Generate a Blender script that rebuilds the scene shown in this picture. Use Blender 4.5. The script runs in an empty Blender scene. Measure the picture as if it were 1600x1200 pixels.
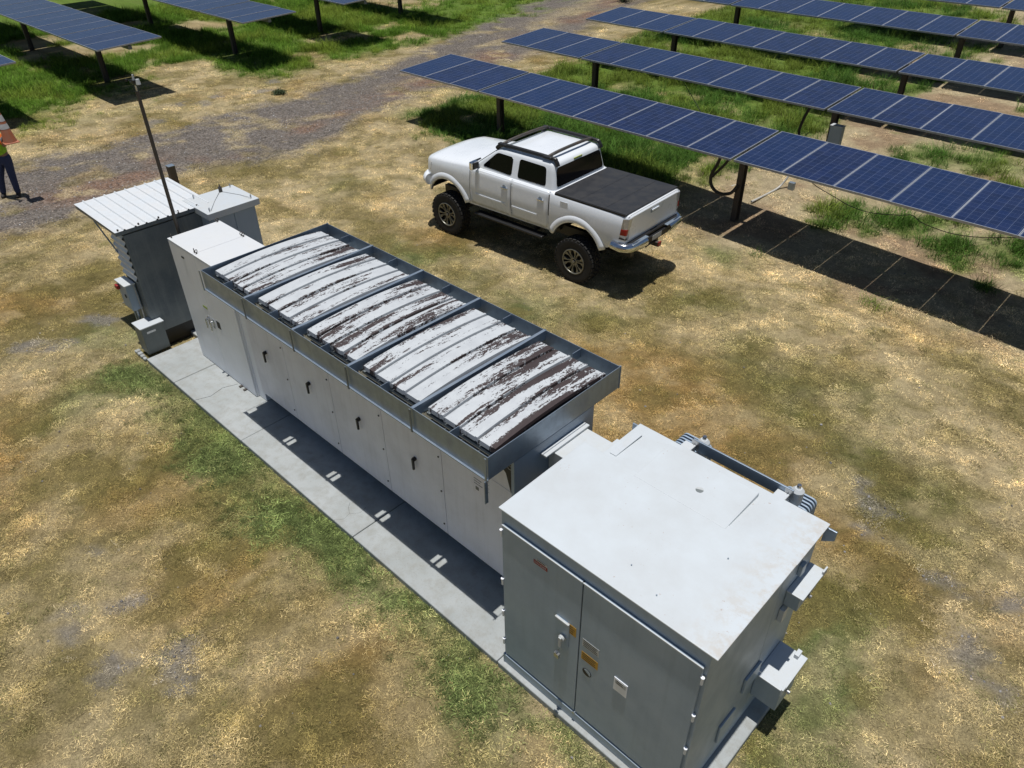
import bpy, bmesh, math, random
import numpy as np
from mathutils import Vector, Matrix
R = math.radians
rnd = random.Random(7)
scene = bpy.context.scene
C = scene.collection

# ------------------------------------------------------------------ camera
CAM = Vector((8.5988, -3.3201, 6.7211))
yaw, pit, rol = R(44.305), R(-36.368), R(-0.7395)
fw = Vector((-math.sin(yaw)*math.cos(pit), math.cos(yaw)*math.cos(pit), math.sin(pit)))
rt = Vector((math.cos(yaw), math.sin(yaw), 0)); up = rt.cross(fw)
rt2 = rt*math.cos(rol)+up*math.sin(rol); up2 = -rt*math.sin(rol)+up*math.cos(rol)
cd = bpy.data.cameras.new('camera'); cam = bpy.data.objects.new('camera', cd); C.objects.link(cam)
cam.matrix_world = Matrix(((rt2.x, up2.x, -fw.x, CAM.x), (rt2.y, up2.y, -fw.y, CAM.y), (rt2.z, up2.z, -fw.z, CAM.z), (0, 0, 0, 1)))
cd.sensor_width = 36; cd.lens = 1175.4/1600*36; cd.clip_end = 2000; cd.clip_start = 0.05
scene.camera = cam
# ------------------------------------------------------------------ light: sun almost at the zenith
w = bpy.data.worlds.new("World"); scene.world = w; w.use_nodes = True
nt = w.node_tree
sky = nt.nodes.new('ShaderNodeTexSky'); sky.sky_type = 'NISHITA'; sky.sun_disc = False
sky.sun_elevation = R(88.4); sky.sun_rotation = R(166); sky.air_density = 1.0; sky.dust_density = 0.6; sky.ozone_density = 1.5
nt.nodes['Background'].inputs[1].default_value = 0.05
nt.links.new(sky.outputs[0], nt.nodes['Background'].inputs[0])
sl = bpy.data.lights.new('sun', 'SUN'); sl.energy = 4.1; sl.angle = R(0.53); sl.color = (1, 0.975, 0.94)
so = bpy.data.objects.new('sun', sl); C.objects.link(so)
so.rotation_euler = Vector((-0.0066, 0.027, -1)).to_track_quat('-Z', 'Y').to_euler()
scene.view_settings.view_transform = 'Standard'; scene.view_settings.look = 'None'
scene.view_settings.exposure = 0.06; scene.view_settings.gamma = 1; scene.view_settings.use_curve_mapping = False

# ------------------------------------------------------------------ materials
def newmat(name):
    m = bpy.data.materials.new(name); m.use_nodes = True
    n = m.node_tree.nodes; return m, n, m.node_tree.links, n['Principled BSDF']
def mixc(n, l, fac, a, b, mode='MIX'):
    x = n.new('ShaderNodeMix'); x.data_type = 'RGBA'; x.blend_type = mode
    for i, v in ((0, fac), (6, a), (7, b)):
        if hasattr(v, 'is_linked') or isinstance(v, bpy.types.NodeSocket): l.new(v, x.inputs[i])
        else: x.inputs[i].default_value = v if i == 0 else (*v, 1)
    return x.outputs[2]
def ramp(n, l, src, a, b):
    r = n.new('ShaderNodeMapRange'); r.inputs[1].default_value = a; r.inputs[2].default_value = b
    l.new(src, r.inputs[0]); return r.outputs[0]
def noise(n, l, scale, detail=4, rough=.55, vec=None, dist=0):
    t = n.new('ShaderNodeTexNoise'); t.inputs['Scale'].default_value = scale; t.inputs['Detail'].default_value = detail
    t.inputs['Roughness'].default_value = rough; t.inputs['Distortion'].default_value = dist
    if vec is not None: l.new(vec, t.inputs['Vector'])
    return t.outputs[0]
def objco(n, l, s=(1, 1, 1), loc=None, which='Object'):
    tc = n.new('ShaderNodeTexCoord'); m = n.new('ShaderNodeMapping'); l.new(tc.outputs[which], m.inputs[0])
    m.inputs['Scale'].default_value = s
    if loc is not None: l.new(loc, m.inputs['Location'])
    return m.outputs[0]
def paint(name, col, rough=.4, metal=0., dirt=.12, dirtcol=None, scale=2.5, bump=.0, coat=0., streak=True, spec=.5):
    m, n, l, p = newmat(name)
    co = objco(n, l)
    a = ramp(n, l, noise(n, l, scale, 6, .65, co), .42, .72)
    b = ramp(n, l, noise(n, l, 1, 5, .6, objco(n, l, (14, 14, .8))), .5, .8)
    dc = dirtcol or tuple(c*.62 for c in col)
    mul = n.new('ShaderNodeMath'); mul.operation = 'MULTIPLY'; l.new(a, mul.inputs[0]); mul.inputs[1].default_value = dirt
    c1 = mixc(n, l, mul.outputs[0], col, dc)
    if streak:
        mu2 = n.new('ShaderNodeMath'); mu2.operation = 'MULTIPLY'; l.new(b, mu2.inputs[0]); mu2.inputs[1].default_value = dirt*.9
        c1 = mixc(n, l, mu2.outputs[0], c1, dc)
    fl = ramp(n, l, noise(n, l, 45, 3, .6, co), .62, .72)
    mu3 = n.new('ShaderNodeMath'); mu3.operation = 'MULTIPLY'; l.new(fl, mu3.inputs[0]); mu3.inputs[1].default_value = dirt*.7
    c1 = mixc(n, l, mu3.outputs[0], c1, dc)
    l.new(c1, p.inputs['Base Color'])
    rr = n.new('ShaderNodeMapRange'); rr.inputs[3].default_value = rough-.07; rr.inputs[4].default_value = rough+.16; l.new(a, rr.inputs[0]); l.new(rr.outputs[0], p.inputs['Roughness'])
    p.inputs['Metallic'].default_value = metal; p.inputs['Coat Weight'].default_value = coat; p.inputs['Coat Roughness'].default_value = .06
    p.inputs['Specular IOR Level'].default_value = spec
    if bump:
        bb = n.new('ShaderNodeBump'); bb.inputs['Strength'].default_value = bump; bb.inputs['Distance'].default_value = .01
        l.new(noise(n, l, 3.0, 3, .5, co), bb.inputs['Height']); l.new(bb.outputs[0], p.inputs['Normal'])
    return m
def plain(name, col, rough=.5, metal=0., emit=None):
    m, n, l, p = newmat(name)
    co = objco(n, l); a = noise(n, l, 18, 4, .6, co)
    l.new(mixc(n, l, ramp(n, l, a, .35, .75), col, tuple(c*.72 for c in col)), p.inputs['Base Color'])
    p.inputs['Roughness'].default_value = rough; p.inputs['Metallic'].default_value = metal
    return m
M = {}
M['gear_white'] = paint('gear_white_paint', (.53, .565, .59), .42, dirt=.34, dirtcol=(.46, .44, .38), bump=.12)
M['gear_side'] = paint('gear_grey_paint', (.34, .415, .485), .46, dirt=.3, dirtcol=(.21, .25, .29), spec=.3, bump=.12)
M['cap_sun_dimmed'] = paint('cabinet_white_sun_dimmed', (.62, .635, .645), .4, dirt=.15, dirtcol=(.5, .47, .4))  # cabinet white, darkened so the sunlit roof does not clip
M['cab_white'] = paint('cabinet_white_paint', (.80, .82, .86), .42, dirt=.10, dirtcol=(.5, .47, .4), bump=.08)
M['door_white'] = paint('inverter_door_paint', (.79, .79, .85), .5, dirt=.2, dirtcol=(.38, .36, .34), bump=.15)
M['cab_grey'] = paint('cabinet_grey_paint', (.31, .39, .48), .4, dirt=.15, bump=.08)
M['galv'] = paint('galvanised_steel', (.29, .355, .43), .42, metal=.55, dirt=.45, dirtcol=(.20, .22, .24), scale=6, bump=.1)
M['galv_dark'] = paint('darkened_galvanised_steel', (.13, .155, .175), .5, metal=.25, dirt=.55, dirtcol=(.30, .32, .31), scale=1.6, bump=.1)  # galvanised steel darkened; on the shelter wall this paints in its shade
M['galv_roof'] = paint('galvanised_roofing', (.66, .69, .71), .42, metal=.1, dirt=.22, dirtcol=(.5, .42, .34), scale=4)
M['box_grey'] = paint('small_box_grey_paint', (.15, .17, .17), .5, dirt=.3, dirtcol=(.28, .29, .28), scale=8)
M['black'] = plain('black_plastic', (.012, .012, .013), .45)
M['rubber'] = plain('tyre_rubber', (.022, .021, .02), .85)
M['vinyl'] = paint('black_vinyl_cover', (.018, .019, .022), .62, dirt=.25, dirtcol=(.05, .046, .04), scale=5, bump=.05, streak=False)
M['darksteel'] = paint('dark_steel', (.07, .065, .06), .6, metal=.3, dirt=.4, dirtcol=(.13, .08, .05), scale=8)
M['chrome'] = plain('chrome', (.75, .77, .79), .12, 1)
M['steel'] = plain('bright_steel', (.55, .56, .57), .3, 1)
M['alum'] = plain('aluminium_frame', (.44, .46, .50), .4, .35)
M['carwhite'] = paint('truck_white_paint', (.74, .77, .80), .3, dirt=.02, dirtcol=(.5, .45, .38), coat=.6, bump=0)
M['glass'] = plain('tinted_glass', (.004, .004, .005), .08)
M['glass'].node_tree.nodes['Principled BSDF'].inputs['Specular IOR Level'].default_value = .18
M['rim'] = plain('wheel_rim_bronze_grey', (.24, .235, .20), .4, .5)
M['red'] = plain('red_lens', (.35, .02, .015), .25)
M['redpaint'] = plain('red_paint', (.32, .02, .02), .45)
M['amber'] = plain('yellow_label', (.55, .30, .03), .5)
M['paper'] = plain('white_label', (.5, .52, .52), .5)
M['ink'] = plain('label_ink', (.02, .02, .02), .6)
M['lens'] = plain('clear_lens', (.55, .57, .58), .12, .3)
M['limevinyl'] = plain('lime_sticker', (.45, .5, .12), .4)
M['greenscreen'] = plain('green_label', (.3, .42, .05), .5)
M['pvc'] = plain('white_conduit', (.52, .51, .48), .5)
M['hose'] = plain('black_hose', (.03, .028, .026), .6)
M['hivis'] = plain('hi_vis_lime', (.32, .62, .02), .7)
M['orange'] = plain('orange_shirt', (.75, .17, .02), .7)
M['denim'] = plain('blue_denim', (.03, .045, .11), .85)
M['skin'] = plain('skin', (.28, .16, .10), .55)
M['boot'] = plain('boot_leather', (.02, .016, .013), .6)
M['glove'] = plain('grey_glove', (.25, .25, .24), .8)
M['cone'] = paint('faded_orange_plastic', (.42, .13, .06), .6, dirt=.5, dirtcol=(.3, .2, .15), scale=9)
M['reflect'] = plain('reflective_band', (.55, .55, .56), .35)
M['hair'] = plain('dark_hair', (.015, .01, .008), .7)

m, n, l, p = newmat('stained_roof_paint'); M['stain_roof'] = m
co = objco(n, l); sp = n.new('ShaderNodeSeparateXYZ'); l.new(co, sp.inputs[0])
a = ramp(n, l, noise(n, l, 1.6, 6, .65, co), .42, .7); c1 = mixc(n, l, a, (.535, .575, .60), (.49, .515, .525))
w1 = n.new('ShaderNodeMath'); w1.operation = 'MULTIPLY'; l.new(ramp(n, l, sp.outputs[0], .62, 1.02), w1.inputs[0]); l.new(ramp(n, l, noise(n, l, 7, 6, .75, co), .45, .62), w1.inputs[1])
w2 = n.new('ShaderNodeMath'); w2.operation = 'MULTIPLY'; w2.inputs[1].default_value = .45; l.new(w1.outputs[0], w2.inputs[0])
c1 = mixc(n, l, w2.outputs[0], c1, (.42, .33, .22))
sp2 = n.new('ShaderNodeMath'); sp2.operation = 'MULTIPLY'; l.new(ramp(n, l, noise(n, l, 38, 3, .6, co), .68, .72), sp2.inputs[0]); l.new(ramp(n, l, noise(n, l, 2.2, 2, .5, co), .5, .7), sp2.inputs[1])
c1 = mixc(n, l, sp2.outputs[0], c1, (.30, .17, .09)); l.new(c1, p.inputs['Base Color']); p.inputs['Roughness'].default_value = .42
bb = n.new('ShaderNodeBump'); bb.inputs['Strength'].default_value = .25; bb.inputs['Distance'].default_value = .02; l.new(noise(n, l, 1.3, 2, .4, co), bb.inputs['Height']); l.new(bb.outputs[0], p.inputs['Normal'])
# concrete
m, n, l, p = newmat('concrete'); M['concrete'] = m
co = objco(n, l, which='Object')
a = noise(n, l, 1.1, 7, .65, co); b = noise(n, l, 9, 6, .7, co); cc = noise(n, l, 70, 2, .6, co)
c1 = mixc(n, l, ramp(n, l, a, .35, .7), (.375, .395, .395), (.29, .31, .305))
c1 = mixc(n, l, ramp(n, l, b, .45, .85), c1, (.25, .245, .215))
mp = n.new('ShaderNodeMath'); mp.operation = 'MULTIPLY'; mp.inputs[1].default_value = .45; l.new(ramp(n, l, cc, .6, .75), mp.inputs[0])
c1 = mixc(n, l, mp.outputs[0], c1, (.19, .18, .16))
l.new(c1, p.inputs['Base Color']); p.inputs['Roughness'].default_value = .85
bb = n.new('ShaderNodeBump'); bb.inputs['Strength'].default_value = .3; bb.inputs['Distance'].default_value = .01; l.new(b, bb.inputs['Height']); l.new(bb.outputs[0], p.inputs['Normal'])

# peeling white paint over dark brown primer; object colour carries how much has peeled and a seed
m, n, l, p = newmat('peeling_white_paint'); M['peel'] = m
oi = n.new('ShaderNodeObjectInfo'); sep = n.new('ShaderNodeSeparateColor'); l.new(oi.outputs['Color'], sep.inputs[0])
comb = n.new('ShaderNodeCombineXYZ'); s1 = n.new('ShaderNodeMath'); s1.operation = 'MULTIPLY'; s1.inputs[1].default_value = 40; l.new(sep.outputs[1], s1.inputs[0]); l.new(s1.outputs[0], comb.inputs[0]); l.new(s1.outputs[0], comb.inputs[1])
co1 = objco(n, l, (9, .75, 1), comb.outputs[0]); co2 = objco(n, l, (34, 9, 10), comb.outputs[0]); co3 = objco(n, l, (90, 40, 30), comb.outputs[0])
big = noise(n, l, 1, 3, .5, co1, .3); med = noise(n, l, 1, 5, .72, co2, .6); sm = noise(n, l, 1, 3, .7, co3)
def mth(op, a, b):
    x = n.new('ShaderNodeMath'); x.operation = op
    for i, v in ((0, a), (1, b)):
        if isinstance(v, (int, float)): x.inputs[i].default_value = v
        else: l.new(v, x.inputs[i])
    return x.outputs[0]
tot = mth('ADD', mth('ADD', mth('MULTIPLY', big, .95), mth('MULTIPLY', med, .60)), mth('MULTIPLY', sm, .38))
thr = mth('SUBTRACT', 1.215, mth('MULTIPLY', sep.outputs[0], .36))
mask = n.new('ShaderNodeMapRange'); l.new(mth('SUBTRACT', tot, thr), mask.inputs[0]); mask.inputs[1].default_value = 0; mask.inputs[2].default_value = .006
dk = mixc(n, l, ramp(n, l, med, .3, .7), (.028, .019, .019), (.055, .038, .036))
wh = mixc(n, l, ramp(n, l, noise(n, l, 5, 6, .7, objco(n, l)), .4, .75), (.49, .515, .53), (.40, .42, .44))
c1 = mixc(n, l, mask.outputs[0], wh, dk); l.new(c1, p.inputs['Base Color']); p.inputs['Roughness'].default_value = .6
bb = n.new('ShaderNodeBump'); bb.invert = True; bb.inputs['Strength'].default_value = .5; bb.inputs['Distance'].default_value = .003; l.new(mask.outputs[0], bb.inputs['Height']); l.new(bb.outputs[0], p.inputs['Normal'])

# solar cells: object coords, panel 0..0.975 x 0..1.857
m, n, l, p = newmat('solar_cells'); M['cells'] = m
tc = n.new('ShaderNodeTexCoord'); sx = n.new('ShaderNodeSeparateXYZ'); l.new(tc.outputs['Object'], sx.inputs[0])
def mth2(op, a, b, c=None):
    x = n.new('ShaderNodeMath'); x.operation = op
    for i, v in ((0, a), (1, b), (2, c)):
        if v is None: continue
        if isinstance(v, (int, float)): x.inputs[i].default_value = v
        else: l.new(v, x.inputs[i])
    return x.outputs[0]
def lines(src, off, pitch, halfw):
    f = mth2('FRACT', mth2('DIVIDE', mth2('SUBTRACT', src, off), pitch), 0)
    d = mth2('ABSOLUTE', mth2('SUBTRACT', f, .5), 0)
    return mth2('GREATER_THAN', d, .5-halfw/pitch)
cx = .0245; px_ = .9265/6; py_ = 1.81/12
lx = lines(sx.outputs[0], cx, px_, .0028); ly = lines(sx.outputs[1], .0235, py_, .0022)
bus = lines(sx.outputs[0], cx+px_/6, px_/3, .0008)
grid = mth2('MAXIMUM', lx, mth2('MULTIPLY', ly, .75))
fx = n.new('ShaderNodeMath'); fx.operation = 'FLOOR'; l.new(mth2('DIVIDE', mth2('SUBTRACT', sx.outputs[0], cx), px_), fx.inputs[0])
fy = n.new('ShaderNodeMath'); fy.operation = 'FLOOR'; l.new(mth2('DIVIDE', sx.outputs[1], py_), fy.inputs[0])
oi = n.new('ShaderNodeObjectInfo'); cb = n.new('ShaderNodeCombineXYZ'); l.new(fx.outputs[0], cb.inputs[0]); l.new(fy.outputs[0], cb.inputs[1]); l.new(mth2('MULTIPLY', oi.outputs['Random'], 99), cb.inputs[2])
wn = n.new('ShaderNodeTexWhiteNoise'); l.new(cb.outputs[0], wn.inputs[0])
cell = mixc(n, l, wn.outputs[0], (.0065, .0125, .046), (.010, .020, .074))
cell = mixc(n, l, mth2('MULTIPLY', oi.outputs['Random'], .6), cell, (.009, .026, .085))
cell = mixc(n, l, mth2('MULTIPLY', bus, .14), cell, (.22, .25, .33))
colr = mixc(n, l, mth2('MULTIPLY', grid, .34), cell, (.26, .31, .42))
dust = ramp(n, l, noise(n, l, 2.2, 5, .6, tc.outputs['Object']), .35, .9)
colr = mixc(n, l, mth2('MULTIPLY', dust, .05), colr, (.28, .25, .20))
l.new(colr, p.inputs['Base Color']); p.inputs['Roughness'].default_value = .16; p.inputs['IOR'].default_value = 1.45

# ------------------------------------------------------------------ ground data (numpy noise)
rng = np.random.default_rng(5)
LAT = rng.random((256, 256))
def vn(x, y, s, o=0):
    x = x/s+o*17.3; y = y/s+o*31.7
    xi = np.floor(x).astype(int); yi = np.floor(y).astype(int); fx = x-xi; fy = y-yi
    fx = fx*fx*(3-2*fx); fy = fy*fy*(3-2*fy)
    g = lambda a, b: LAT[a % 256, b % 256]
    return (g(xi, yi)*(1-fx)+g(xi+1, yi)*fx)*(1-fy)+(g(xi, yi+1)*(1-fx)+g(xi+1, yi+1)*fx)*fy
def fbm(x, y, s, o=0, k=4):
    t = 0; a = 1; q = 0
    for i in range(k):
        t = t+a*vn(x, y, s/2**i, o+i*3+1); q += a; a *= .55
    return t/q
def ss(a, b, x):
    t = np.clip((x-a)/(b-a), 0, 1); return t*t*(3-2*t)
def gz(x, y):
    x = np.asarray(x, float); y = np.asarray(y, float)
    s = ss(7.9, 9.3, y)*(1-ss(12, 14, y))
    z = s*np.clip(-.035*(x-1.2), -.38, .25)*ss(-12, -9, x)*(1-ss(14, 30, x))
    z = z+ss(-10.5, -8.2, x)*np.interp(y, [11.8, 14.5, 18.4, 22, 26, 60, 61], [0, .15, .42, .72, .85, 1.0, 1.0])*(1-ss(60, 200, y))
    return z
PAL = dict(tan=(.49, .395, .225), gold=(.31, .20, .072), olive=(.19, .155, .055), olive2=(.125, .125, .036), green=(.13, .165, .055),
           lush=(.11, .20, .022), grey=(.235, .22, .21), dirt=(.33, .23, .145), sand=(.50, .41, .26), red=(.20, .12, .08), gravel=(.150, .130, .112))
BL = []
def B(t, r, pts, s=1., e=1.):
    for q in pts: BL.append((t, q[0], q[1], r, s, e))
B('olive', .75, [(-7.63,-.12),(-6.15,-.18),(-4.6,-1.18),(-5.96,.33),(-5.2,.2),(2.31,-3.81),(1.13,-3.17),(1.36,-1.23),(-.44,-2.15),(4.6,-2.08),(-.2,-1.59),(.32,-.58),(1.9,-1.6),(3.1,-1.2),(3.6,-2.6),(5.3,-1.5)], .85)
B('gold', .95, [(-5.75,-1.1),(2.21,-1.53),(2.61,-1.03),(4.68,-1.56),(3.82,4.27),(4.33,4.33),(5.24,4.05),(-2.28,5.99),(2.93,4.8),(4.05,4.92),(4.3,3.2),(5.2,3.0),(6.2,3.2),(3.1,3.3),(7.2,3.4),(5.0,3.5),(3.6,2.6),(6.3,2.4),(.3,-1.3),(-1.8,-2.6),(-1.0,3.0),(.6,3.2),(1.8,3.0),(2.6,4.0),(5.6,3.8)], 1.05)
B('tan', .8, [(5.72,6.48),(6.96,6.2),(5.23,8.24),(7.19,7.01),(2.33,8.34),(3.76,6.08),(-6.23,6.68),(-6.02,5.79),(-6.25,5.07),(-7.98,8.84),(-9.12,11.69),(-19.68,8.35),(-17.66,8.99),(-22.86,9.37),(2.51,-2.43),(3.48,-1.73),(-.51,-1.71),(1.04,-.42),(6.3,7.4),(8.0,6.2),(4.4,7.2),(-7,3.5),(-5.5,3.6),(-4.2,4.1),(-7.4,1.8),(-6.6,1.2),(8.5,5.4),(3,9),(1.6,5.9),(2.4,-1.9)], .8)
B('olive2', .62, [(-2.59,4.9),(4.54,6.31),(5.37,6.16),(6.2,6.5),(7.45,4.51),(7.92,4.25),(2.98,7.31),(7.65,4.99),(7.63,2.86),(-1.63,5.41),(.5,5.0),(-.6,5.0),(1.5,5.0),(2.3,5.5),(4.88,5.91),(5.7,5.5),(6.5,5.3),(7.0,4.9),(-6.2,6.1),(-1.9,-1.9)], .8)
B('green', .45, [(-2.19,4.9),(.98,5.15),(7.63,2.1),(7.83,1.42),(8.22,1.12),(7.9,.6),(8.3,.3),(2.24,9.17),(-2.07,-1.24),(-2.04,-.78),(-3.2,.1),(-3.7,-.6),(7.9,1.9),(8.0,-.3)], .85)
B('grey', .20, [(7.17,4.62),(7.36,3.99),(8.11,3.73),(8.89,3.94),(9.23,2.76),(1.6,-3.07),(1.98,-3.15),(2.74,-2.94),(3.27,-2.53),(3.0,-2.39),(1.0,-2.42),(2.04,-2.54),(7.0,4.65),(7.35,4.55),(8.3,3.7)], 1.1)
B('grey', .34, [(-4.3,-.34),(-4.05,-.2),(-3.96,-1.25),(-4.2,-1.35),(8.9,3.0),(-15.34,7.96),(-15.42,6.5),(-15.63,10.24),(-14.9,7.2),(-14.8,9.2),(-12.9,2.4),(-14.2,5.2)], 1.1)
B('lush', 1.9, [(-19.7,4.07),(-18.6,3.2),(-18.65,15.96),(-19.61,20.18),(-22.5,14.2),(-18.0,13.2),(-17.6,17.5),(-20,23),(-22,26),(-21,9.9),(-19.2,12.6),(-24,18),(-26,22),(-24,28),(-19.5,28),(-23,3.4),(-27,5),(-26,13),(-19.5,17.5),(-18,21),(-17.8,25),(-25,33),(-21,34)], 1.)
B('lush', 1.5, [(-5.98,14.5),(-2.01,12.27),(-6.41,13.28),(-4.24,21.97),(-1.34,14.15),(-4,12.7),(-5.8,11),(-4.2,10.8),(-2.6,11),(-1.2,10.9),(-.4,12.6),(-3.5,14.6),(-6,18),(-4,18.2),(-2,18),(0,16.8),(-6.5,22),(-2,22),(-7,26),(-4,26.5),(-1,26),(1,21),(2,25),(5,25),(-6,30),(0,31),(4,29),(.4,13.4),(-1,19.8)], 1.)
def fields(x, y):
    x = np.asarray(x, float); y = np.asarray(y, float)
    wx = x+.7*(fbm(x, y, .9, 1)-.5)+.35*(fbm(x, y, .25, 21)-.5); wy = y+.7*(fbm(x, y, .9, 2)-.5)+.35*(fbm(x, y, .25, 22)-.5)
    def mixp(c, t, f): return c*(1-f[..., None])+np.array(PAL[t])*f[..., None]
    c = np.zeros(x.shape+(3,))+np.array(PAL['tan'])*.92
    c = mixp(c, 'olive', .75*ss(.46, .66, fbm(wx, wy, 1.6, 3)))
    c = mixp(c, 'gold', .5*ss(.48, .68, fbm(wx, wy, 1.1, 4)))
    mott = fbm(wx, wy, .42, 61)
    dens = .8+.3*fbm(x, y, 1.5, 9)
    tall = np.zeros(x.shape)
    grav = np.zeros(x.shape)
    lush = np.zeros(x.shape)
    for t in ('tan', 'gold', 'olive', 'olive2', 'green', 'lush', 'grey'):
        f = np.zeros(x.shape)
        for (bt, bx, by, r, s, e) in BL:
            if bt != t: continue
            d2 = (wx-bx)**2+(wy-by)**2
            f = np.maximum(f, s*np.exp(-(d2/(r*r))**1.3*.9))
        f = np.clip(f*(.55+.9*fbm(x, y, .5, 11)), 0, 1)
        if t == 'lush':
            lf = f*ss(.32, .5, fbm(x, y, 1.3, 31))
            lush = lf; f = lf
        if t == 'lush':
            wl = ss(-15.2, -17.2, wx+.8*(fbm(x, y, 1.6, 71)-.5))*ss(.30, .46, fbm(x, y, 2.2, 72)); el = ss(9.6, 10.4, wy)*ss(-.2, -1.2, wx)*ss(-9.5, -8.0, wx)*ss(.30, .42, fbm(x, y, 1.1, 73))*(1-ss(38, 44, y))
            wl = wl*(1-np.exp(-((wx+17.2)/2.9)**2-((wy-8.2)/2.0)**2)*1.1).clip(0, 1)*(1-np.exp(-((wx+16.9)/1.3)**2-((wy-5.4)/2.6)**2)).clip(0, 1)
            lush = lf = f = np.maximum(f*np.where(wx < -11, wl, 1)*np.where(wx > -11, 1-ss(-.6, .7, wx-.20*np.clip(y-13, 0, 9)), 1), np.maximum(wl, el)*.9)
        if t == 'grey': f = .7*ss(.52, .85, f+.7*(fbm(x, y, .16, 63)-.5)); grav = np.maximum(grav, f*.8)
        c = mixp(c, t, f)
    c = mixp(c, 'olive', .62*ss(.50, .66, mott)*(1-lush)*(1-grav)); c = mixp(c, 'tan', .45*ss(.52, .34, mott)*(1-lush)*(1-grav))
    # strip of green weeds along the near edge of the slab
    f = np.exp(-((wy+.66+.16*np.sin(x*1.3))/.34)**2)*ss(-2.9, -2.2, x)*(1-ss(5.2, 6.5, x))*(.55+.8*ss(.3, .55, fbm(x, y, .8, 13)))
    f = np.clip(f, 0, 1); c = mixp(c, 'green', f); tall = np.maximum(tall, f*.7)
    f2 = np.exp(-((wy+.42)/.1)**2)*ss(-2.5, -2.2, x)*(1-ss(8, 8.6, x))*.8
    c = mixp(c, 'green', f2); tall = np.maximum(tall, f2*.4)
    # soil with clumps of grass between the eastern rows
    f = ss(8.9, 10.4, wy+.5*(fbm(x, y, .8, 15)-.5))*ss(-.9, .9, wx)*(1-ss(40, 50, y))
    c = mixp(c, 'sand', f*.85*(1-lush)); c = mixp(c, 'dirt', f*.8*ss(.5, .62, fbm(x, y, 1.2, 16))*(1-lush))
    cl = f*ss(.62, .70, fbm(x, y, 1.0, 18, 3))*ss(2.3, 3.2, wx+.15*(y-10))
    for (bx, by, r) in ((3.12,12.68,.6),(5.38,12.63,.45),(6.47,12.88,.6),(4.5,12.9,.4),(3.0,11.9,.35),(2.2,14.6,.5),(3.6,16.4,.8),(4.6,16.9,.9),(5.6,12.1,.3),(3.8,12.2,.3),(6.2,17,.8),(7.5,12.8,.6)):
        cl = np.maximum(cl, np.exp(-(((wx-bx)**2+(wy-by)**2)/(r*r))**1.5))
    c = mixp(c, 'lush', cl*.7); lush = np.maximum(lush, cl*.8)
    dens = dens*(1-.65*f*(1-cl))
    # far beyond: mixed green
    f = ss(34, 40, y+0*x)*(1-ss(.5, .7, fbm(x, y, 5, 25)))
    c = mixp(c, 'lush', f*.8)
    # gravel road
    yy = np.array([-60, -2, 1, 4, 7, 10, 13.5, 17, 22, 26, 32, 45, 70, 200.]); xf = np.array([-14.5, -14.0, -13.5, -13.3, -13.2, -13.3, -14.3, -15.0, -16.8, -18.2, -20.5, -25.5, -36, -90])
    xn = np.array([-9.1, -8.9, -8.9, -9.7, -8.9, -9.9, -10.5, -11.3, -12.2, -13.3, -15.4, -20, -30, -80])
    a = np.interp(y, yy, xf); b = np.interp(y, yy, xn); jit = 1.5*(fbm(x, y, 1.3, 27)-.5)+1.1*(fbm(x, y, .35, 28)-.5)
    road = ss(-.6, .4, (x+jit)-a)*(1-ss(-.6, .6, (x+jit)-b))*(1-.55*ss(.56, .72, fbm(x, y, .6, 87)))
    cg = np.zeros(x.shape+(3,))+np.array(PAL['gravel'])
    mid = (x-a)/np.maximum(b-a, .1)
    cg = cg*(1-(.8*np.exp(-((mid-.72)/.2)**2)*ss(.35, .6, fbm(x, y, 1.6, 29)))[..., None])+np.array(PAL['red'])*(.8*np.exp(-((mid-.72)/.2)**2)*ss(.35, .6, fbm(x, y, 1.6, 29)))[..., None]
    tr = .55*ss(.5, .62, fbm(x, y*.6, 1.2, 30))*ss(11, 14, y)*np.exp(-((mid-.5)/.16)**2)
    cg = cg*(1-tr[..., None])+np.array(PAL['tan'])*.8*tr[..., None]
    c = c*(1-road[..., None])+cg*road[..., None]
    grav = np.maximum(grav, road*(1-tr)); lush = lush*(1-road)
    # western strip beside the road stays dry
    dens = dens*(1-.97*grav)
    v = .80+.40*fbm(x, y, .22, 33)
    return c*v[..., None], dens, tall, lush, grav, road

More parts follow.
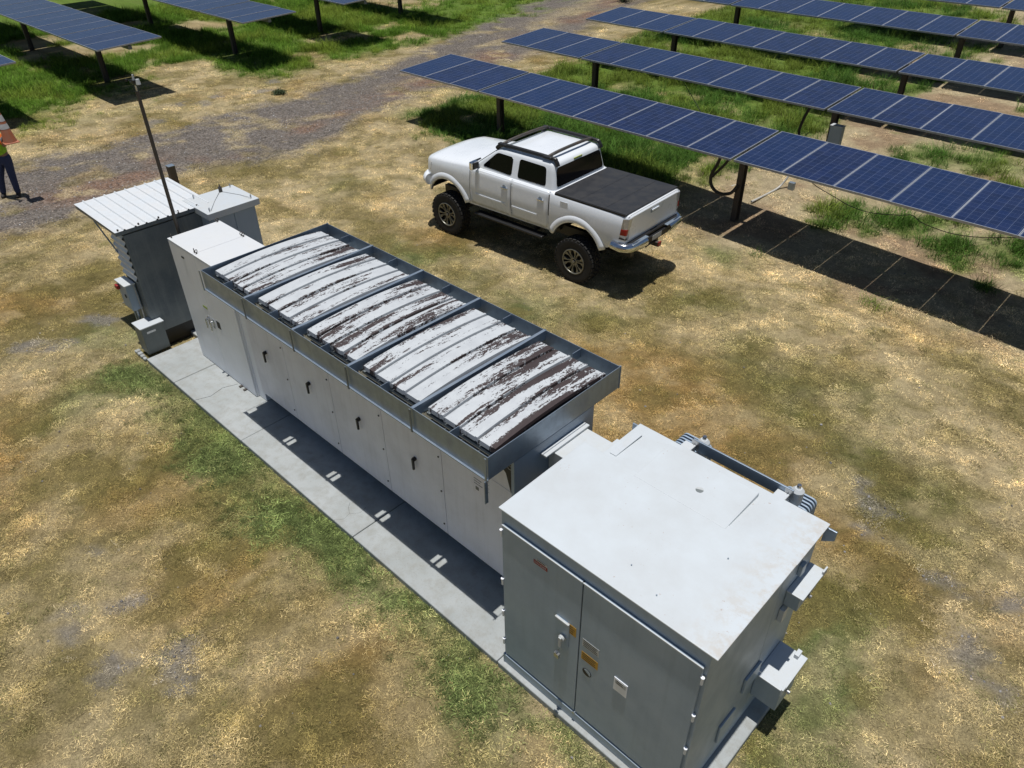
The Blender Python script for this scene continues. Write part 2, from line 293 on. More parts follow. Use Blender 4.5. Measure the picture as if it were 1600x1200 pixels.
# ------------------------------------------------------------------ mesh helpers
def link(o, parent=None):
    C.objects.link(o)
    if parent is not None: o.parent = parent
    return o
def tag(o, label=None, cat=None, group=None, kind=None):
    if label: o['label'] = label
    if cat: o['category'] = cat
    if group: o['group'] = group
    if kind: o['kind'] = kind
    return o
def empty(name, loc, label, cat, group=None, rz=0):
    o = bpy.data.objects.new(name, None); o.location = loc; o.rotation_euler = (0, 0, rz); o.empty_display_size = .2
    C.objects.link(o); return tag(o, label, cat, group)
def rootloc(p):
    v = Vector((0, 0, 0))
    while p is not None:
        v += Vector(p.location); p = p.parent
    return v
class MB:
    def __init__(s): s.v = []; s.f = []; s.m = []; s.mi = 0
    def add(s, vs, fs):
        b = len(s.v); s.v += [tuple(q) for q in vs]; s.f += [tuple(b+i for i in f) for f in fs]; s.m += [s.mi]*len(fs); return s
    def box(s, x0, x1, y0, y1, z0, z1):
        return s.add([(x0,y0,z0),(x1,y0,z0),(x1,y1,z0),(x0,y1,z0),(x0,y0,z1),(x1,y0,z1),(x1,y1,z1),(x0,y1,z1)],
                     [(0,3,2,1),(4,5,6,7),(0,1,5,4),(1,2,6,5),(2,3,7,6),(3,0,4,7)])
    def prism(s, pts, d):   # closed polygon (3d pts) extruded by vector d
        k = len(pts); d = Vector(d); P = [Vector(q) for q in pts]
        return s.add(P+[q+d for q in P], [tuple(range(k-1, -1, -1)), tuple(range(k, 2*k))]+[(i, (i+1) % k, k+(i+1) % k, k+i) for i in range(k)])
    def cyl(s, a, b, r, r2=None, k=14, cap=True):
        a = Vector(a); b = Vector(b); r2 = r if r2 is None else r2; d = (b-a).normalized()
        t = d.orthogonal().normalized(); u = d.cross(t)
        vs = [a+(t*math.cos(2*math.pi*i/k)+u*math.sin(2*math.pi*i/k))*r for i in range(k)]+[b+(t*math.cos(2*math.pi*i/k)+u*math.sin(2*math.pi*i/k))*r2 for i in range(k)]
        fs = [(i, (i+1) % k, k+(i+1) % k, k+i) for i in range(k)]
        if cap: fs += [tuple(range(k-1, -1, -1)), tuple(range(k, 2*k))]
        return s.add(vs, fs)
    def tube(s, pts, r, k=8):
        P = [Vector(q) for q in pts]; n_ = len(P); vs = []; prev = None
        for i, q in enumerate(P):
            d = (P[min(i+1, n_-1)]-P[max(i-1, 0)]).normalized()
            t = d.orthogonal().normalized() if prev is None else (prev-d*prev.dot(d)).normalized()
            prev = t; u = d.cross(t)
            vs += [q+(t*math.cos(2*math.pi*j/k)+u*math.sin(2*math.pi*j/k))*r for j in range(k)]
        fs = [(i*k+j, i*k+(j+1) % k, (i+1)*k+(j+1) % k, (i+1)*k+j) for i in range(n_-1) for j in range(k)]
        fs += [tuple(range(k-1, -1, -1)), tuple((n_-1)*k+j for j in range(k))]
        return s.add(vs, fs)
    def torus(s, c, nrm, R_, r, k=14, j=6):
        c = Vector(c); nrm = Vector(nrm).normalized(); t = nrm.orthogonal().normalized(); u = nrm.cross(t); vs = []
        for i in range(k):
            a = 2*math.pi*i/k; d = t*math.cos(a)+u*math.sin(a)
            for q in range(j):
                b = 2*math.pi*q/j; vs.append(c+d*(R_+r*math.cos(b))+nrm*r*math.sin(b))
        return s.add(vs, [(i*j+q, ((i+1) % k)*j+q, ((i+1) % k)*j+(q+1) % j, i*j+(q+1) % j) for i in range(k) for q in range(j)])
    def build(s, name, mat, parent=None, bevel=0, smooth=False, local=False, label=None):
        me = bpy.data.meshes.new(name)
        off = Vector((0, 0, 0)) if (local or parent is None) else rootloc(parent)
        me.from_pydata([(q[0]-off.x, q[1]-off.y, q[2]-off.z) for q in s.v], [], s.f)
        mats = mat if isinstance(mat, (list, tuple)) else [mat]
        for mm in mats: me.materials.append(mm)
        if len(mats) > 1: me.polygons.foreach_set('material_index', s.m)
        bm = bmesh.new(); bm.from_mesh(me); bmesh.ops.recalc_face_normals(bm, faces=bm.faces); bm.to_mesh(me); bm.free()
        o = bpy.data.objects.new(name, me); link(o, parent)
        if smooth:
            me.polygons.foreach_set('use_smooth', [True]*len(me.polygons)); me.set_sharp_from_angle(angle=R(38))
        if bevel:
            b = o.modifiers.new('bevel', 'BEVEL'); b.width = bevel; b.segments = 2; b.limit_method = 'ANGLE'; b.angle_limit = R(40)
        if label: o['label'] = label
        return o
def text(name, body, size, mat, parent, M4, label=None):
    cu = bpy.data.curves.new(name, 'FONT'); cu.body = body; cu.size = size; cu.extrude = .0008; cu.align_x = 'CENTER'; cu.align_y = 'CENTER'
    tmp = bpy.data.objects.new('tmp_text', cu); C.objects.link(tmp)
    bpy.context.view_layer.update()
    me = bpy.data.meshes.new_from_object(tmp.evaluated_get(bpy.context.evaluated_depsgraph_get()))
    bpy.data.objects.remove(tmp); me.name = name
    off = rootloc(parent)
    me.transform(Matrix.Translation(-off) @ M4); me.materials.clear(); me.materials.append(mat)
    o = bpy.data.objects.new(name, me); return link(o, parent)
def face_m(x, y, z):     # text on a wall that faces -y
    return Matrix.Translation((x, y, z)) @ Matrix.Rotation(R(90), 4, 'X')

# ------------------------------------------------------------------ ground
def axis(a, b, st, lo, hi):
    c = list(np.arange(a, b+1e-6, st)); s_ = st
    while c[-1] < hi: s_ *= 1.16; c.append(c[-1]+s_)
    s_ = st
    while c[0] > lo: s_ *= 1.16; c.insert(0, c[0]-s_)
    return np.array(c)
XS = axis(-22, 12.5, .115, -500, 400); YS = axis(-5, 22, .115, -400, 900)
GX, GY = np.meshgrid(XS, YS, indexing='ij'); nx, ny = GX.shape
col, dens, tall, lush, grav, road = fields(GX, GY)
GZ = gz(GX, GY)+.03*(fbm(GX, GY, .7, 41)-.5)*(1-road)*ss(.0, .6, np.abs(GY-.8)-1.0+3*ss(7.6, 8.4, GX)+3*ss(2.8, 3.4, -GX))
ii, jj = np.meshgrid(np.arange(nx-1), np.arange(ny-1), indexing='ij')
quads = np.stack([ii*ny+jj, (ii+1)*ny+jj, (ii+1)*ny+jj+1, ii*ny+jj+1], -1).reshape(-1, 4)
def fastmesh(name, V, F, colors=None):
    me = bpy.data.meshes.new(name); me.vertices.add(len(V)); me.vertices.foreach_set('co', np.asarray(V, 'f').ravel())
    me.loops.add(F.size); me.loops.foreach_set('vertex_index', F.ravel().astype('i'))
    me.polygons.add(len(F)); me.polygons.foreach_set('loop_start', np.arange(0, F.size, F.shape[1], dtype='i'))
    me.update(calc_edges=True)
    if colors is not None:
        at = me.attributes.new('gcol', 'FLOAT_COLOR', 'POINT'); at.data.foreach_set('color', np.concatenate([colors, np.ones((len(V), 1))], 1).astype('f').ravel())
    me.polygons.foreach_set('use_smooth', [True]*len(F)); return me
def groundmat(name, gravelly):
    m, n, l, p = newmat(name)
    at = n.new('ShaderNodeAttribute'); at.attribute_name = 'gcol'; co = objco(n, l)
    a = noise(n, l, 9, 6, .7, co, .4); b = noise(n, l, 55, 5, .75, co, .8); v = n.new('ShaderNodeTexVoronoi'); v.inputs['Scale'].default_value = 26; l.new(co, v.inputs['Vector'])
    hs = n.new('ShaderNodeMapRange'); hs.inputs[1].default_value = .3; hs.inputs[2].default_value = .72; hs.inputs[3].default_value = .42; hs.inputs[4].default_value = 1.5; l.new(b, hs.inputs[0])
    h2 = n.new('ShaderNodeMapRange'); h2.inputs[1].default_value = .3; h2.inputs[2].default_value = .7; h2.inputs[3].default_value = .72; h2.inputs[4].default_value = 1.22; l.new(a, h2.inputs[0])
    vm = n.new('ShaderNodeVectorMath'); vm.operation = 'SCALE'; l.new(at.outputs[0], vm.inputs[0]); l.new(hs.outputs[0], vm.inputs['Scale'])
    v2 = n.new('ShaderNodeVectorMath'); v2.operation = 'SCALE'; l.new(vm.outputs[0], v2.inputs[0]); l.new(h2.outputs[0], v2.inputs['Scale'])
    src = v2.outputs[0]
    if gravelly: bwn = n.new('ShaderNodeRGBToBW'); l.new(v.outputs['Color'], bwn.inputs[0]); src = mixc(n, l, .7, src, bwn.outputs[0], 'SOFT_LIGHT')
    l.new(src, p.inputs['Base Color']); p.inputs['Roughness'].default_value = .95; p.inputs['Specular IOR Level'].default_value = .15
    bb = n.new('ShaderNodeBump'); bb.inputs['Strength'].default_value = .9; bb.inputs['Distance'].default_value = .02
    l.new(v.outputs['Distance'] if gravelly else b, bb.inputs['Height']); l.new(bb.outputs[0], p.inputs['Normal'])
    return m
gm = groundmat('dry_soil', False); rm = groundmat('crushed_gravel', True)
V = np.stack([GX, GY, GZ], -1).reshape(-1, 3); cols = col.reshape(-1, 3)
me = fastmesh('ground', V, quads, cols*.82); me.materials.append(gm)
go = bpy.data.objects.new('ground', me); link(go); tag(go, kind='structure')
rq = road.reshape(-1)[quads].min(1) > .30
rf = quads[rq]; used, inv = np.unique(rf, return_inverse=True)
me = fastmesh('gravel_road', V[used]+np.array([0, 0, .004]), inv.reshape(-1, 4), cols[used]); me.materials.append(rm)
tag(link(bpy.data.objects.new('gravel_road', me)), kind='structure')

# ------------------------------------------------------------------ grass and gravel as instances
def tuft_mesh(name, nb, rad, h0, h1, wdt, lean0, lean1, seed, segs=2):
    r = random.Random(seed); vs = []; fs = []; bv = []
    for b in range(nb):
        a = r.uniform(0, 6.283); q = rad*math.sqrt(r.random()); bx, by = q*math.cos(a), q*math.sin(a)
        hd = r.uniform(0, 6.283); L = r.uniform(h0, h1); ln = R(r.uniform(lean0, lean1)); wv = wdt*r.uniform(.6, 1.3)
        sx_, sy_ = -math.sin(hd)*wv/2, math.cos(hd)*wv/2; x, y, z = bx, by, -.004; base = len(vs)
        for s_ in range(segs+1):
            k = 1-s_/segs*.85
            vs += [(x-sx_*k, y-sy_*k, z), (x+sx_*k, y+sy_*k, z)]
            an = ln+(s_*.35); dz = max(math.cos(an), -.1)*L/segs; dd = math.sin(an)*L/segs
            x += math.cos(hd)*dd; y += math.sin(hd)*dd; z = max(z+dz, .002)
        fs += [(base+2*i, base+2*i+1, base+2*i+3, base+2*i+2) for i in range(segs)]; bv += [r.random()]*segs
    me = bpy.data.meshes.new(name); me.from_pydata(vs, [], fs)
    at = me.attributes.new('bv', 'FLOAT', 'FACE'); at.data.foreach_set('value', bv)
    return me
def bladematerial(name, straw, trans):
    m, n, l, p = newmat(name)
    at = n.new('ShaderNodeAttribute'); at.attribute_name = 'gcol'; at.attribute_type = 'INSTANCER'
    bv = n.new('ShaderNodeAttribute'); bv.attribute_name = 'bv'
    sc = n.new('ShaderNodeMapRange'); sc.inputs[3].default_value = .32; sc.inputs[4].default_value = 2.0; l.new(bv.outputs['Fac'], sc.inputs[0])
    vm = n.new('ShaderNodeVectorMath'); vm.operation = 'SCALE'; l.new(at.outputs[0], vm.inputs[0]); l.new(sc.outputs[0], vm.inputs['Scale'])
    cr = n.new('ShaderNodeMapRange'); cr.inputs[1].default_value = 1-straw; cr.inputs[2].default_value = 1.0; cr.inputs[4].default_value = .7; l.new(bv.outputs['Fac'], cr.inputs[0])
    st = n.new('ShaderNodeVectorMath'); st.operation = 'MULTIPLY_ADD'; l.new(at.outputs[0], st.inputs[0]); st.inputs[1].default_value = (1.35, 1.3, 1.25); st.inputs[2].default_value = (.05, .045, .03)
    c1 = mixc(n, l, cr.outputs[0], vm.outputs[0], st.outputs[0])
    l.new(c1, p.inputs['Base Color']); p.inputs['Roughness'].default_value = .75; p.inputs['Specular IOR Level'].default_value = .2
    tr = n.new('ShaderNodeBsdfTranslucent'); l.new(c1, tr.inputs[0]); mx = n.new('ShaderNodeMixShader'); mx.inputs[0].default_value = trans
    l.new(p.outputs[0], mx.inputs[1]); l.new(tr.outputs[0], mx.inputs[2]); l.new(mx.outputs[0], n['Material Output'].inputs[0])
    return m
def scatter(name, P, cols, rots, scales, variants, mat, label, cat):
    me = bpy.data.meshes.new(name); me.vertices.add(len(P)); me.vertices.foreach_set('co', P.astype('f').ravel())
    at = me.attributes.new('gcol', 'FLOAT_COLOR', 'POINT'); at.data.foreach_set('color', np.concatenate([cols, np.ones((len(P), 1))], 1).astype('f').ravel())
    at = me.attributes.new('rot', 'FLOAT_VECTOR', 'POINT'); at.data.foreach_set('vector', rots.astype('f').ravel())
    at = me.attributes.new('scl', 'FLOAT', 'POINT'); at.data.foreach_set('value', scales.astype('f').ravel())
    at = me.attributes.new('var', 'INT', 'POINT'); at.data.foreach_set('value', rng.integers(0, len(variants), len(P)).astype('i'))
    o = bpy.data.objects.new(name, me); link(o); tag(o, label, cat, kind='stuff')
    ng = bpy.data.node_groups.new(name+'_nodes', 'GeometryNodeTree')
    ng.interface.new_socket('Geometry', in_out='INPUT', socket_type='NodeSocketGeometry'); ng.interface.new_socket('Geometry', in_out='OUTPUT', socket_type='NodeSocketGeometry')
    N = ng.nodes; L = ng.links; gi = N.new('NodeGroupInput'); gout = N.new('NodeGroupOutput')
    g2i = N.new('GeometryNodeGeometryToInstance')
    for vme in reversed(variants):
        vme.materials.append(mat); vo = bpy.data.objects.new(vme.name, vme)
        oi = N.new('GeometryNodeObjectInfo'); oi.inputs['Object'].default_value = vo; L.new(oi.outputs['Geometry'], g2i.inputs[0])
    ip = N.new('GeometryNodeInstanceOnPoints'); L.new(gi.outputs[0], ip.inputs['Points']); L.new(g2i.outputs[0], ip.inputs['Instance']); ip.inputs['Pick Instance'].default_value = True
    def na(nm, ty):
        x = N.new('GeometryNodeInputNamedAttribute'); x.data_type = ty; x.inputs[0].default_value = nm; return x.outputs['Attribute']
    L.new(na('var', 'INT'), ip.inputs['Instance Index']); L.new(na('rot', 'FLOAT_VECTOR'), ip.inputs['Rotation']); L.new(na('scl', 'FLOAT'), ip.inputs['Scale'])
    L.new(ip.outputs[0], gout.inputs[0])
    mo = o.modifiers.new('scatter', 'NODES'); mo.node_group = ng
    return o
camx, camy = CAM.x, CAM.y
def inview(x, y, z=0., mx=1.06):
    d = np.stack([x-CAM.x, y-CAM.y, np.zeros_like(x)+z-CAM.z], -1); f = d @ np.array(fw)
    u = 1175.4*(d @ np.array(rt2))/f; v = 1175.4*(d @ np.array(up2))/f
    return (f > 0) & (np.abs(u) < 800*mx+90) & (np.abs(v) < 600*mx+90)
def blocked(x, y, m=.03):
    pad = (x > -2.38-m*0) & (x < 7.6-.02) & (y > -.302-.022*rng.random(len(x))+.05*(rng.random(len(x)) < .04)) & (y < 1.95)
    shel = (x > -3.9) & (x < -2.5) & (y > .0) & (y < 1.4)
    return pad | shel
def points(n_, x0, x1, y0, y1):
    x = rng.uniform(x0, x1, n_); y = rng.uniform(y0, y1, n_); k = inview(x, y) & ~blocked(x, y); return x[k], y[k]
bm_dry = bladematerial('dry_grass_blades', .30, .25); bm_grn = bladematerial('green_grass_blades', .12, .35)
# short dry grass
parts = []
for (dn, x0, x1, y0, y1) in ((190, -3, 10, -5, 6), (120, -9, -3, -5, 9), (120, -3, 12, 6, 11), (45, -22, -9, -5, 14), (45, -9, 14, 9, 15), (18, -30, 12, 14, 30)):
    n_ = int(dn*(x1-x0)*(y1-y0)); x, y = points(n_, x0, x1, y0, y1)
    if (y0, y1) == (-5, 9) : pass
    parts.append((x, y, np.full(len(x), 1. if dn > 150 else (1.2 if dn > 60 else 1.7))))
x = np.concatenate([q[0] for q in parts]); y = np.concatenate([q[1] for q in parts]); sc = np.concatenate([q[2] for q in parts])
jt = .10; c_, dn_, tl_, lu_, gr_, rd_ = fields(x+rng.normal(0, jt, len(x)), y+rng.normal(0, jt, len(x)))
k = (rng.random(len(x)) < dn_*(1-.5*lu_)*(.45+.9*ss(.3, .6, fbm(x, y, .5, 81)))); x, y, sc, c_, tl_ = x[k], y[k], sc[k], c_[k], tl_[k]
n_ = len(x); tilt = rng.normal(0, .12, (n_, 2))
hs = rng.random(n_)
c_ = c_*(1.12+1.1*rng.random((n_, 1)))*np.array([[1.0, 1., .98]])
c_ = c_*(.50+1.0*vn(x, y, .075, 7))[:, None]*(.84+.32*vn(x, y, .19, 8))[:, None]
c_ = np.where(rng.random((n_, 1)) < .16, c_*np.array([[.36, .42, .32]]), c_)
c_ = np.where(rng.random((n_, 1)) < .05, c_*1.35, c_)
scatter('dry_grass', np.stack([x, y, gz(x, y)], -1), c_, np.stack([tilt[:, 0], tilt[:, 1], rng.uniform(0, 6.28, n_)], -1), sc*(.7+.6*hs)*(1+.9*tl_),
        [tuft_mesh('dry_stalks', 4, .16, .06, .17, .0028, 60, 99, 90)]+[tuft_mesh('dry_tuft', 85, .11, .012, .042, .0034, 40, 98, s_) for s_ in range(5)], bm_dry, 'short dry mown grass covering the ground around the cabinets', 'grass')
# taller green grass
xs = []
for (dn, x0, x1, y0, y1) in ((60, -8.6, 9, 9, 16), (28, -11, 12, 16, 40), (40, -32, -13, -2, 20), (16, -40, -13, 20, 42), (120, -4.2, 9.5, -1.6, 3)):
    n_ = int(dn*(x1-x0)*(y1-y0)); xs.append(points(n_, x0, x1, y0, y1))
x = np.concatenate([q[0] for q in xs]); y = np.concatenate([q[1] for q in xs])
c_, dn_, tl_, lu_, gr_, rd_ = fields(x, y)
near = y < 3.2
near = near & (x > -10)
prob = np.where(near, np.clip(tl_*1.6, 0, 1)*.8, np.clip(lu_*1.5-.12, 0, 1)*ss(.25, .5, fbm(x, y, .45, 54)))
k = rng.random(len(x)) < prob; x, y, c_, near, lu_ = x[k], y[k], c_[k], near[k], lu_[k]; n_ = len(x)
g_ = fbm(x, y, 1.6, 51)[:, None]
cg = np.where(near[:, None], np.array([[.12, .15, .052]]), np.where((x > -11)[:, None], np.array([[.070, .150, .022]]), np.array([[.105, .20, .020]]))*(1-.5*ss(.45, .6, g_))+np.array([[.24, .27, .04]])*.5*ss(.45, .6, g_))*(.7+.6*rng.random((n_, 1)))
scatter('green_grass', np.stack([x, y, gz(x, y)], -1), cg, np.stack([rng.normal(0, .1, n_), rng.normal(0, .1, n_), rng.uniform(0, 6.28, n_)], -1),
        np.where(near, .28, (.35+.9*rng.random(n_)**1.5)*(.6+.6*lu_)*(.55+.9*fbm(x, y, .7, 53))), [tuft_mesh('green_tuft', 44, .20, .14, .36, .011, 5, 62, 60+s_, 3) for s_ in range(4)], bm_grn,
        'lush green grass growing in clumps between the solar rows', 'grass')
# loose stones
def stone(name, seed):
    bm = bmesh.new(); bmesh.ops.create_icosphere(bm, subdivisions=1, radius=1)
    r = random.Random(seed)
    for v in bm.verts: v.co *= r.uniform(.7, 1.15); v.co.z *= .6
    me = bpy.data.meshes.new(name); bm.to_mesh(me); bm.free(); return me
m, n, l, p = newmat('stone_chips'); at = n.new('ShaderNodeAttribute'); at.attribute_name = 'gcol'; at.attribute_type = 'INSTANCER'
l.new(mixc(n, l, ramp(n, l, noise(n, l, 3, 3, .6, objco(n, l)), .3, .8), (1, 1, 1), (.7, .7, .7)), p.inputs['Base Color'])
vm = n.new('ShaderNodeVectorMath'); vm.operation = 'MULTIPLY'; l.new(at.outputs[0], vm.inputs[0]); vm.inputs[1].default_value = (1, 1, 1); l.new(vm.outputs[0], p.inputs['Base Color']); p.inputs['Roughness'].default_value = .8
xs = [points(int(dn*(x1-x0)*(y1-y0)), x0, x1, y0, y1) for (dn, x0, x1, y0, y1) in ((220, -15.5, -7.5, -2, 14), (70, -21, -9, 14, 30), (130, -5, 12, -5, 6), (60, -9, 9, 6, 13), (60, -20, -13, 2, 14))]
x = np.concatenate([q[0] for q in xs]); y = np.concatenate([q[1] for q in xs]); c_, dn_, tl_, lu_, gr_, rd_ = fields(x, y)
k = rng.random(len(x)) < np.clip(gr_+.025, 0, 1)*np.where((x > -5) & (gr_ > .3), 1., .75); x, y, gr_ = x[k], y[k], gr_[k]; n_ = len(x)
base = np.where(rng.random((n_, 1)) < .8, np.array([[.205, .195, .19]]), np.array([[.30, .25, .20]]))*(.5+1.0*rng.random((n_, 1))**1.5)
base = np.where(rng.random((n_, 1)) < .03, .5, base)
scatter('gravel_stones', np.stack([x, y, gz(x, y)+.004], -1), base, np.stack([rng.normal(0, .3, n_), rng.normal(0, .3, n_), rng.uniform(0, 6.28, n_)], -1),
        (.007+.016*rng.random(n_)**2.2), [stone('stone_chip', s_) for s_ in range(5)], m, 'grey crushed stones loose on the track and dry ground', 'gravel')

# ------------------------------------------------------------------ concrete pad
pad = empty('concrete_pad', (2.5, .8, 0), 'long light grey concrete pad under the row of cabinets', 'concrete pad')
for (x0, x1, y0, y1, z1) in ((-2.36, -1.45, -.313, .55, .082), (-1.442, .50, -.313, .96, .08), (.508, 3.02, -.313, 1.95, .083), (3.028, 5.40, -.313, 1.95, .08), (5.408, 7.60, -.313, 1.17, .082), (-1.442, .50, .968, 2.1, .08), (-3.0, -1.45, .558, 2.1, .083)):
    MB().box(x0, x1, y0, y1, -.12, z1).build('slab', M['concrete'], pad, bevel=.012)
for pts in (((2.65,-.31),(2.72,-.22),(2.70,-.12),(2.78,-.02),(2.76,.08)), ((2.7,-.12),(2.6,-.06),(2.55,.0)), ((-.8,-.31),(-.72,-.1),(-.78,.12),(-.7,.33))):
    MB().tube([(a, b, .0815) for a, b in pts], .0022, 4).build('crack', M['ink'], pad)

# ------------------------------------------------------------------ inverter line with galvanised canopy
W = 1.0108; ZT = 2.366; ZF = 2.102; D = 1.864; YB = .373; ZB = .29
inv_ = empty('inverter_cabinet', (2.52, 1.1, .08), 'long white inverter cabinet of five bays under a galvanised canopy of peeling roof plates', 'inverter')
XL = .0; XR = 4.975
MB().box(XL, XR, YB+.022, 1.52, ZB, 2.06).build('body', M['door_white'], inv_, bevel=.006)
MB().box(XL+.06, XR-.06, YB+.12, 1.46, .085, ZB-.004).build('plinth', M['black'], inv_)
seams = [XL, .911, 1.922, 2.933, 3.944, XR]
for i in range(5):
    d = MB().box(seams[i]+.004, seams[i+1]-.004, YB, YB+.019, ZB-.02, 2.055).build('door', M['door_white'], inv_, bevel=.004)
    if i < 4:
        hx = [.42, 1.435, 2.473, 3.489][i]; hz = 1.115
        h = MB(); h.cyl((hx, YB-.001, hz+.03), (hx, YB-.035, hz+.03), .026, k=12); h.prism([(hx-.017, YB-.028, hz+.045), (hx+.017, YB-.028, hz+.045), (hx+.013, YB-.028, hz-.11), (hx-.013, YB-.028, hz-.115)], (0, -.022, 0))
        h.build('handle', M['black'], d, bevel=.004)
        sx_ = seams[i+1]-.045
        for z_ in (1.42, .92, .41):
            MB().cyl((sx_, YB+.001, z_), (sx_, YB-.008, z_), .011, k=8).build('bolt', M['black'], d)
    MB().box(seams[i+1]-.05, seams[i+1]+.0, YB+.03, YB+.075, ZB-.06, ZB-.022).build('door_foot', M['black'], inv_)
# printed text and emblem on the end bay
lp = MB().box(4.70, 5.0, YB-.0032, YB-.0005, 1.30, 1.62).build('notice', M['door_white'], inv_, label='pale notice panel with faint printing on the end bay')
for j in range(5):
    MB().box(4.45+.01*j, 4.66, YB-.0016, YB-.0004, 1.60-.05*j, 1.605-.05*j).build('printed_line', M['galv'], inv_)
tri = MB(); tri.prism([(4.86, YB-.0005, 1.97), (4.968, YB-.0005, 1.97), (4.968, YB-.0005, 1.60)], (0, -.003, 0)); tri.prism([(4.74, YB-.0005, 1.97), (4.857, YB-.0005, 1.97), (4.90, YB-.0005, 1.83)], (0, -.0028, 0))
tri.build('maker_label', M['ink'], inv_, label='black slanted maker label with white lettering')
text('lettering', 'TMEIC', .075, M['paper'], inv_, face_m(4.868, YB-.0055, 1.93))
# end wall plate standing proud of the right end, upper edge turned
e = MB(); e.box(4.979, 5.02, YB-.012, 1.53, .55, 2.045); e.build('end_panel', M['cab_grey'], inv_, bevel=.005)
MB().cyl((4.955, YB-.02, 2.03), (4.955, YB+.05, 2.03), .022, k=10).build('bolt', M['darksteel'], inv_)
# canopy
ca = MB()
t = .006
ca.box(0, 5*W, -t, 0, ZF, ZT); ca.box(0, 5*W, D, D+t, ZF, ZT); ca.box(-t, 0, -t, D+t, ZF, ZT); ca.box(5*W, 5*W+t, -t, D+t, ZF, ZT)
ca.box(-t-.002, 5*W+t+.002, -.028, -t-.001, ZF-.004, ZF+.006)
cf = ca.build('canopy_frame', M['galv'], inv_, label='galvanised steel canopy frame round the roof plates')
for i in range(6):
    x0 = i*W
    if 0 < i < 5: MB().box(x0-.018, x0+.018, .001, D-.001, ZT-.11, ZT+.002).build('cross_rail', M['galv'], cf)
    for ya_, yb_ in ((-.036, -.0285), (D+t+.001, D+t+.012)): MB().box(x0-.012, x0+.012, ya_, yb_, ZF-.01, ZT+.003).build('joint_strip', M['galv_dark'] if 0 < i < 5 else M['galv'], cf)
    if i < 5:
        for yy0, yy1 in ((.001, .13), (D-.13, D-.001)):
            MB().box(x0+W*.5-.003, x0+W*.5+.003, yy0, yy1, ZT-.12, ZT-.012).build('gusset', M['galv'], cf)
# corner bracket that drops below the frame at the near right corner
MB().box(5*W-.008, 5*W, -.05, -.012, 1.83, 2.099).build('corner_bracket', M['galv'], cf)
MB().box(4.86, 5*W-.009, -.018, -.012, 1.86, 2.095).build('hanging_plate', M['door_white'], cf, label='pale printed plate hanging below the frame corner')
for (a0, z0, a1, z1) in ((4.88, 2.03, 4.98, 2.036), (4.88, 2.00, 4.96, 2.006), (4.88, 1.97, 4.99, 1.976), (4.90, 1.90, 4.94, 1.94)):
    MB().box(a0, a1, -.0205, -.0185, z0, z1).build('printed_line', M['galv_dark'], cf)
# tray below the plates with open notches beside every joint so the sun falls through
tr = MB()
for i in range(5):
    a0, a1 = i*W, (i+1)*W
    tr.box(a0+.016, a1-.016, .150, D-.150, ZT-.16, ZT-.13)
    tr.box(a0+.080, a1-.075, .001, .160, ZT-.205, ZT-.18); tr.box(a0+.078, a1-.078, D-.160, D-.001, ZT-.205, ZT-.18)
    tr.box(a0+.001, a0+.0795, .001, .014, ZT-.205, ZT-.18)
    tr.box(a1-.0745, a1-.001, .001, .014, ZT-.205, ZT-.18)
for k_ in range(5): tr.box(k_*W+.3, k_*W+.34, .0, D, 2.062, 2.1)
tr.build('under_tray', M['galv_dark'], inv_)
# arched peeling roof plates, four to a bay
peel = [(.50, .54, .46, .60), (.52, .36, .42, .50), (.64, .62, .60, .60), (.58, .46, .48, .54), (.62, .62, .60, .80)]
for i in range(5):
    for j in range(4):
        pw = (W-.095)/4; x0 = i*W+.062+pw*j; y0, y1 = .140, 1.70
        P = []; ns = 18
        prof = [(0, -.030), (.002, .0), (.018, .006), (pw-.05, .006), (pw-.042, .016), (pw-.014, .017), (pw-.008, -.018)]
        for s_ in range(ns+1):
            f_ = s_/ns; yy = y0+(y1-y0)*f_; arch = ZT-.040+.042*(1-(2*f_-1)**2)
            for (px, pz) in prof: P.append((px, yy, arch+pz))
        k_ = len(prof); mb = MB()
        fs = [(a*k_+q, a*k_+q+1, (a+1)*k_+q+1, (a+1)*k_+q) for a in range(ns) for q in range(k_-1)]
        stg = .014 if j % 2 else 0
        P = [(x0+q[0], q[1]+(stg if q[1] < .9 else -stg)*0, q[2]) for q in P]
        mb.add(P, fs)
        # folded ends
        for e0, zz in ((0, 1), (ns, -1)):
            row = P[e0*k_:(e0+1)*k_]; mb.add(row+[(q[0], q[1]-.004*zz, q[2]-.05) for q in row], [(q, q+1, k_+q+1, k_+q) for q in range(k_-1)])
        o = mb.build('roof_plate', M['peel'], inv_)
        so_ = o.modifiers.new('solid', 'SOLIDIFY'); so_.thickness = .003
        o.color = (peel[i][j], rnd.random(), 0, 1)

# ------------------------------------------------------------------ cabinets at the far end
def eyebolt(par, x, y, z, ang=0, mat=None):
    q = MB(); q.cyl((x, y, z-.001), (x, y, z+.018), .011, k=8); q.torus((x, y, z+.036), (math.cos(ang), math.sin(ang), 0), .022, .0055, 12, 6)
    return q.build('lifting_eye', mat or M['darksteel'], par, smooth=True)
ca_ = empty('electrical_cabinet', (-1.0, .75, .08), 'tall white double door cabinet joined to the left end of the long inverter', 'cabinet')
MB().box(-1.812, -.195, .372, 1.165, .085, 2.070).build('body', M['cab_white'], ca_, bevel=.006)
MB().box(-.194, -.004, .40, 1.165, .085, 2.05).build('side_filler', M['cab_white'], ca_, bevel=.004)
MB().box(-1.816, -1.074, .350, 1.17, 2.071, 2.090).build('roof', M['cap_sun_dimmed'], ca_, bevel=.004)
MB().box(-1.069, -.19, .350, 1.17, 2.071, 2.090).build('roof', M['cap_sun_dimmed'], ca_, bevel=.004)
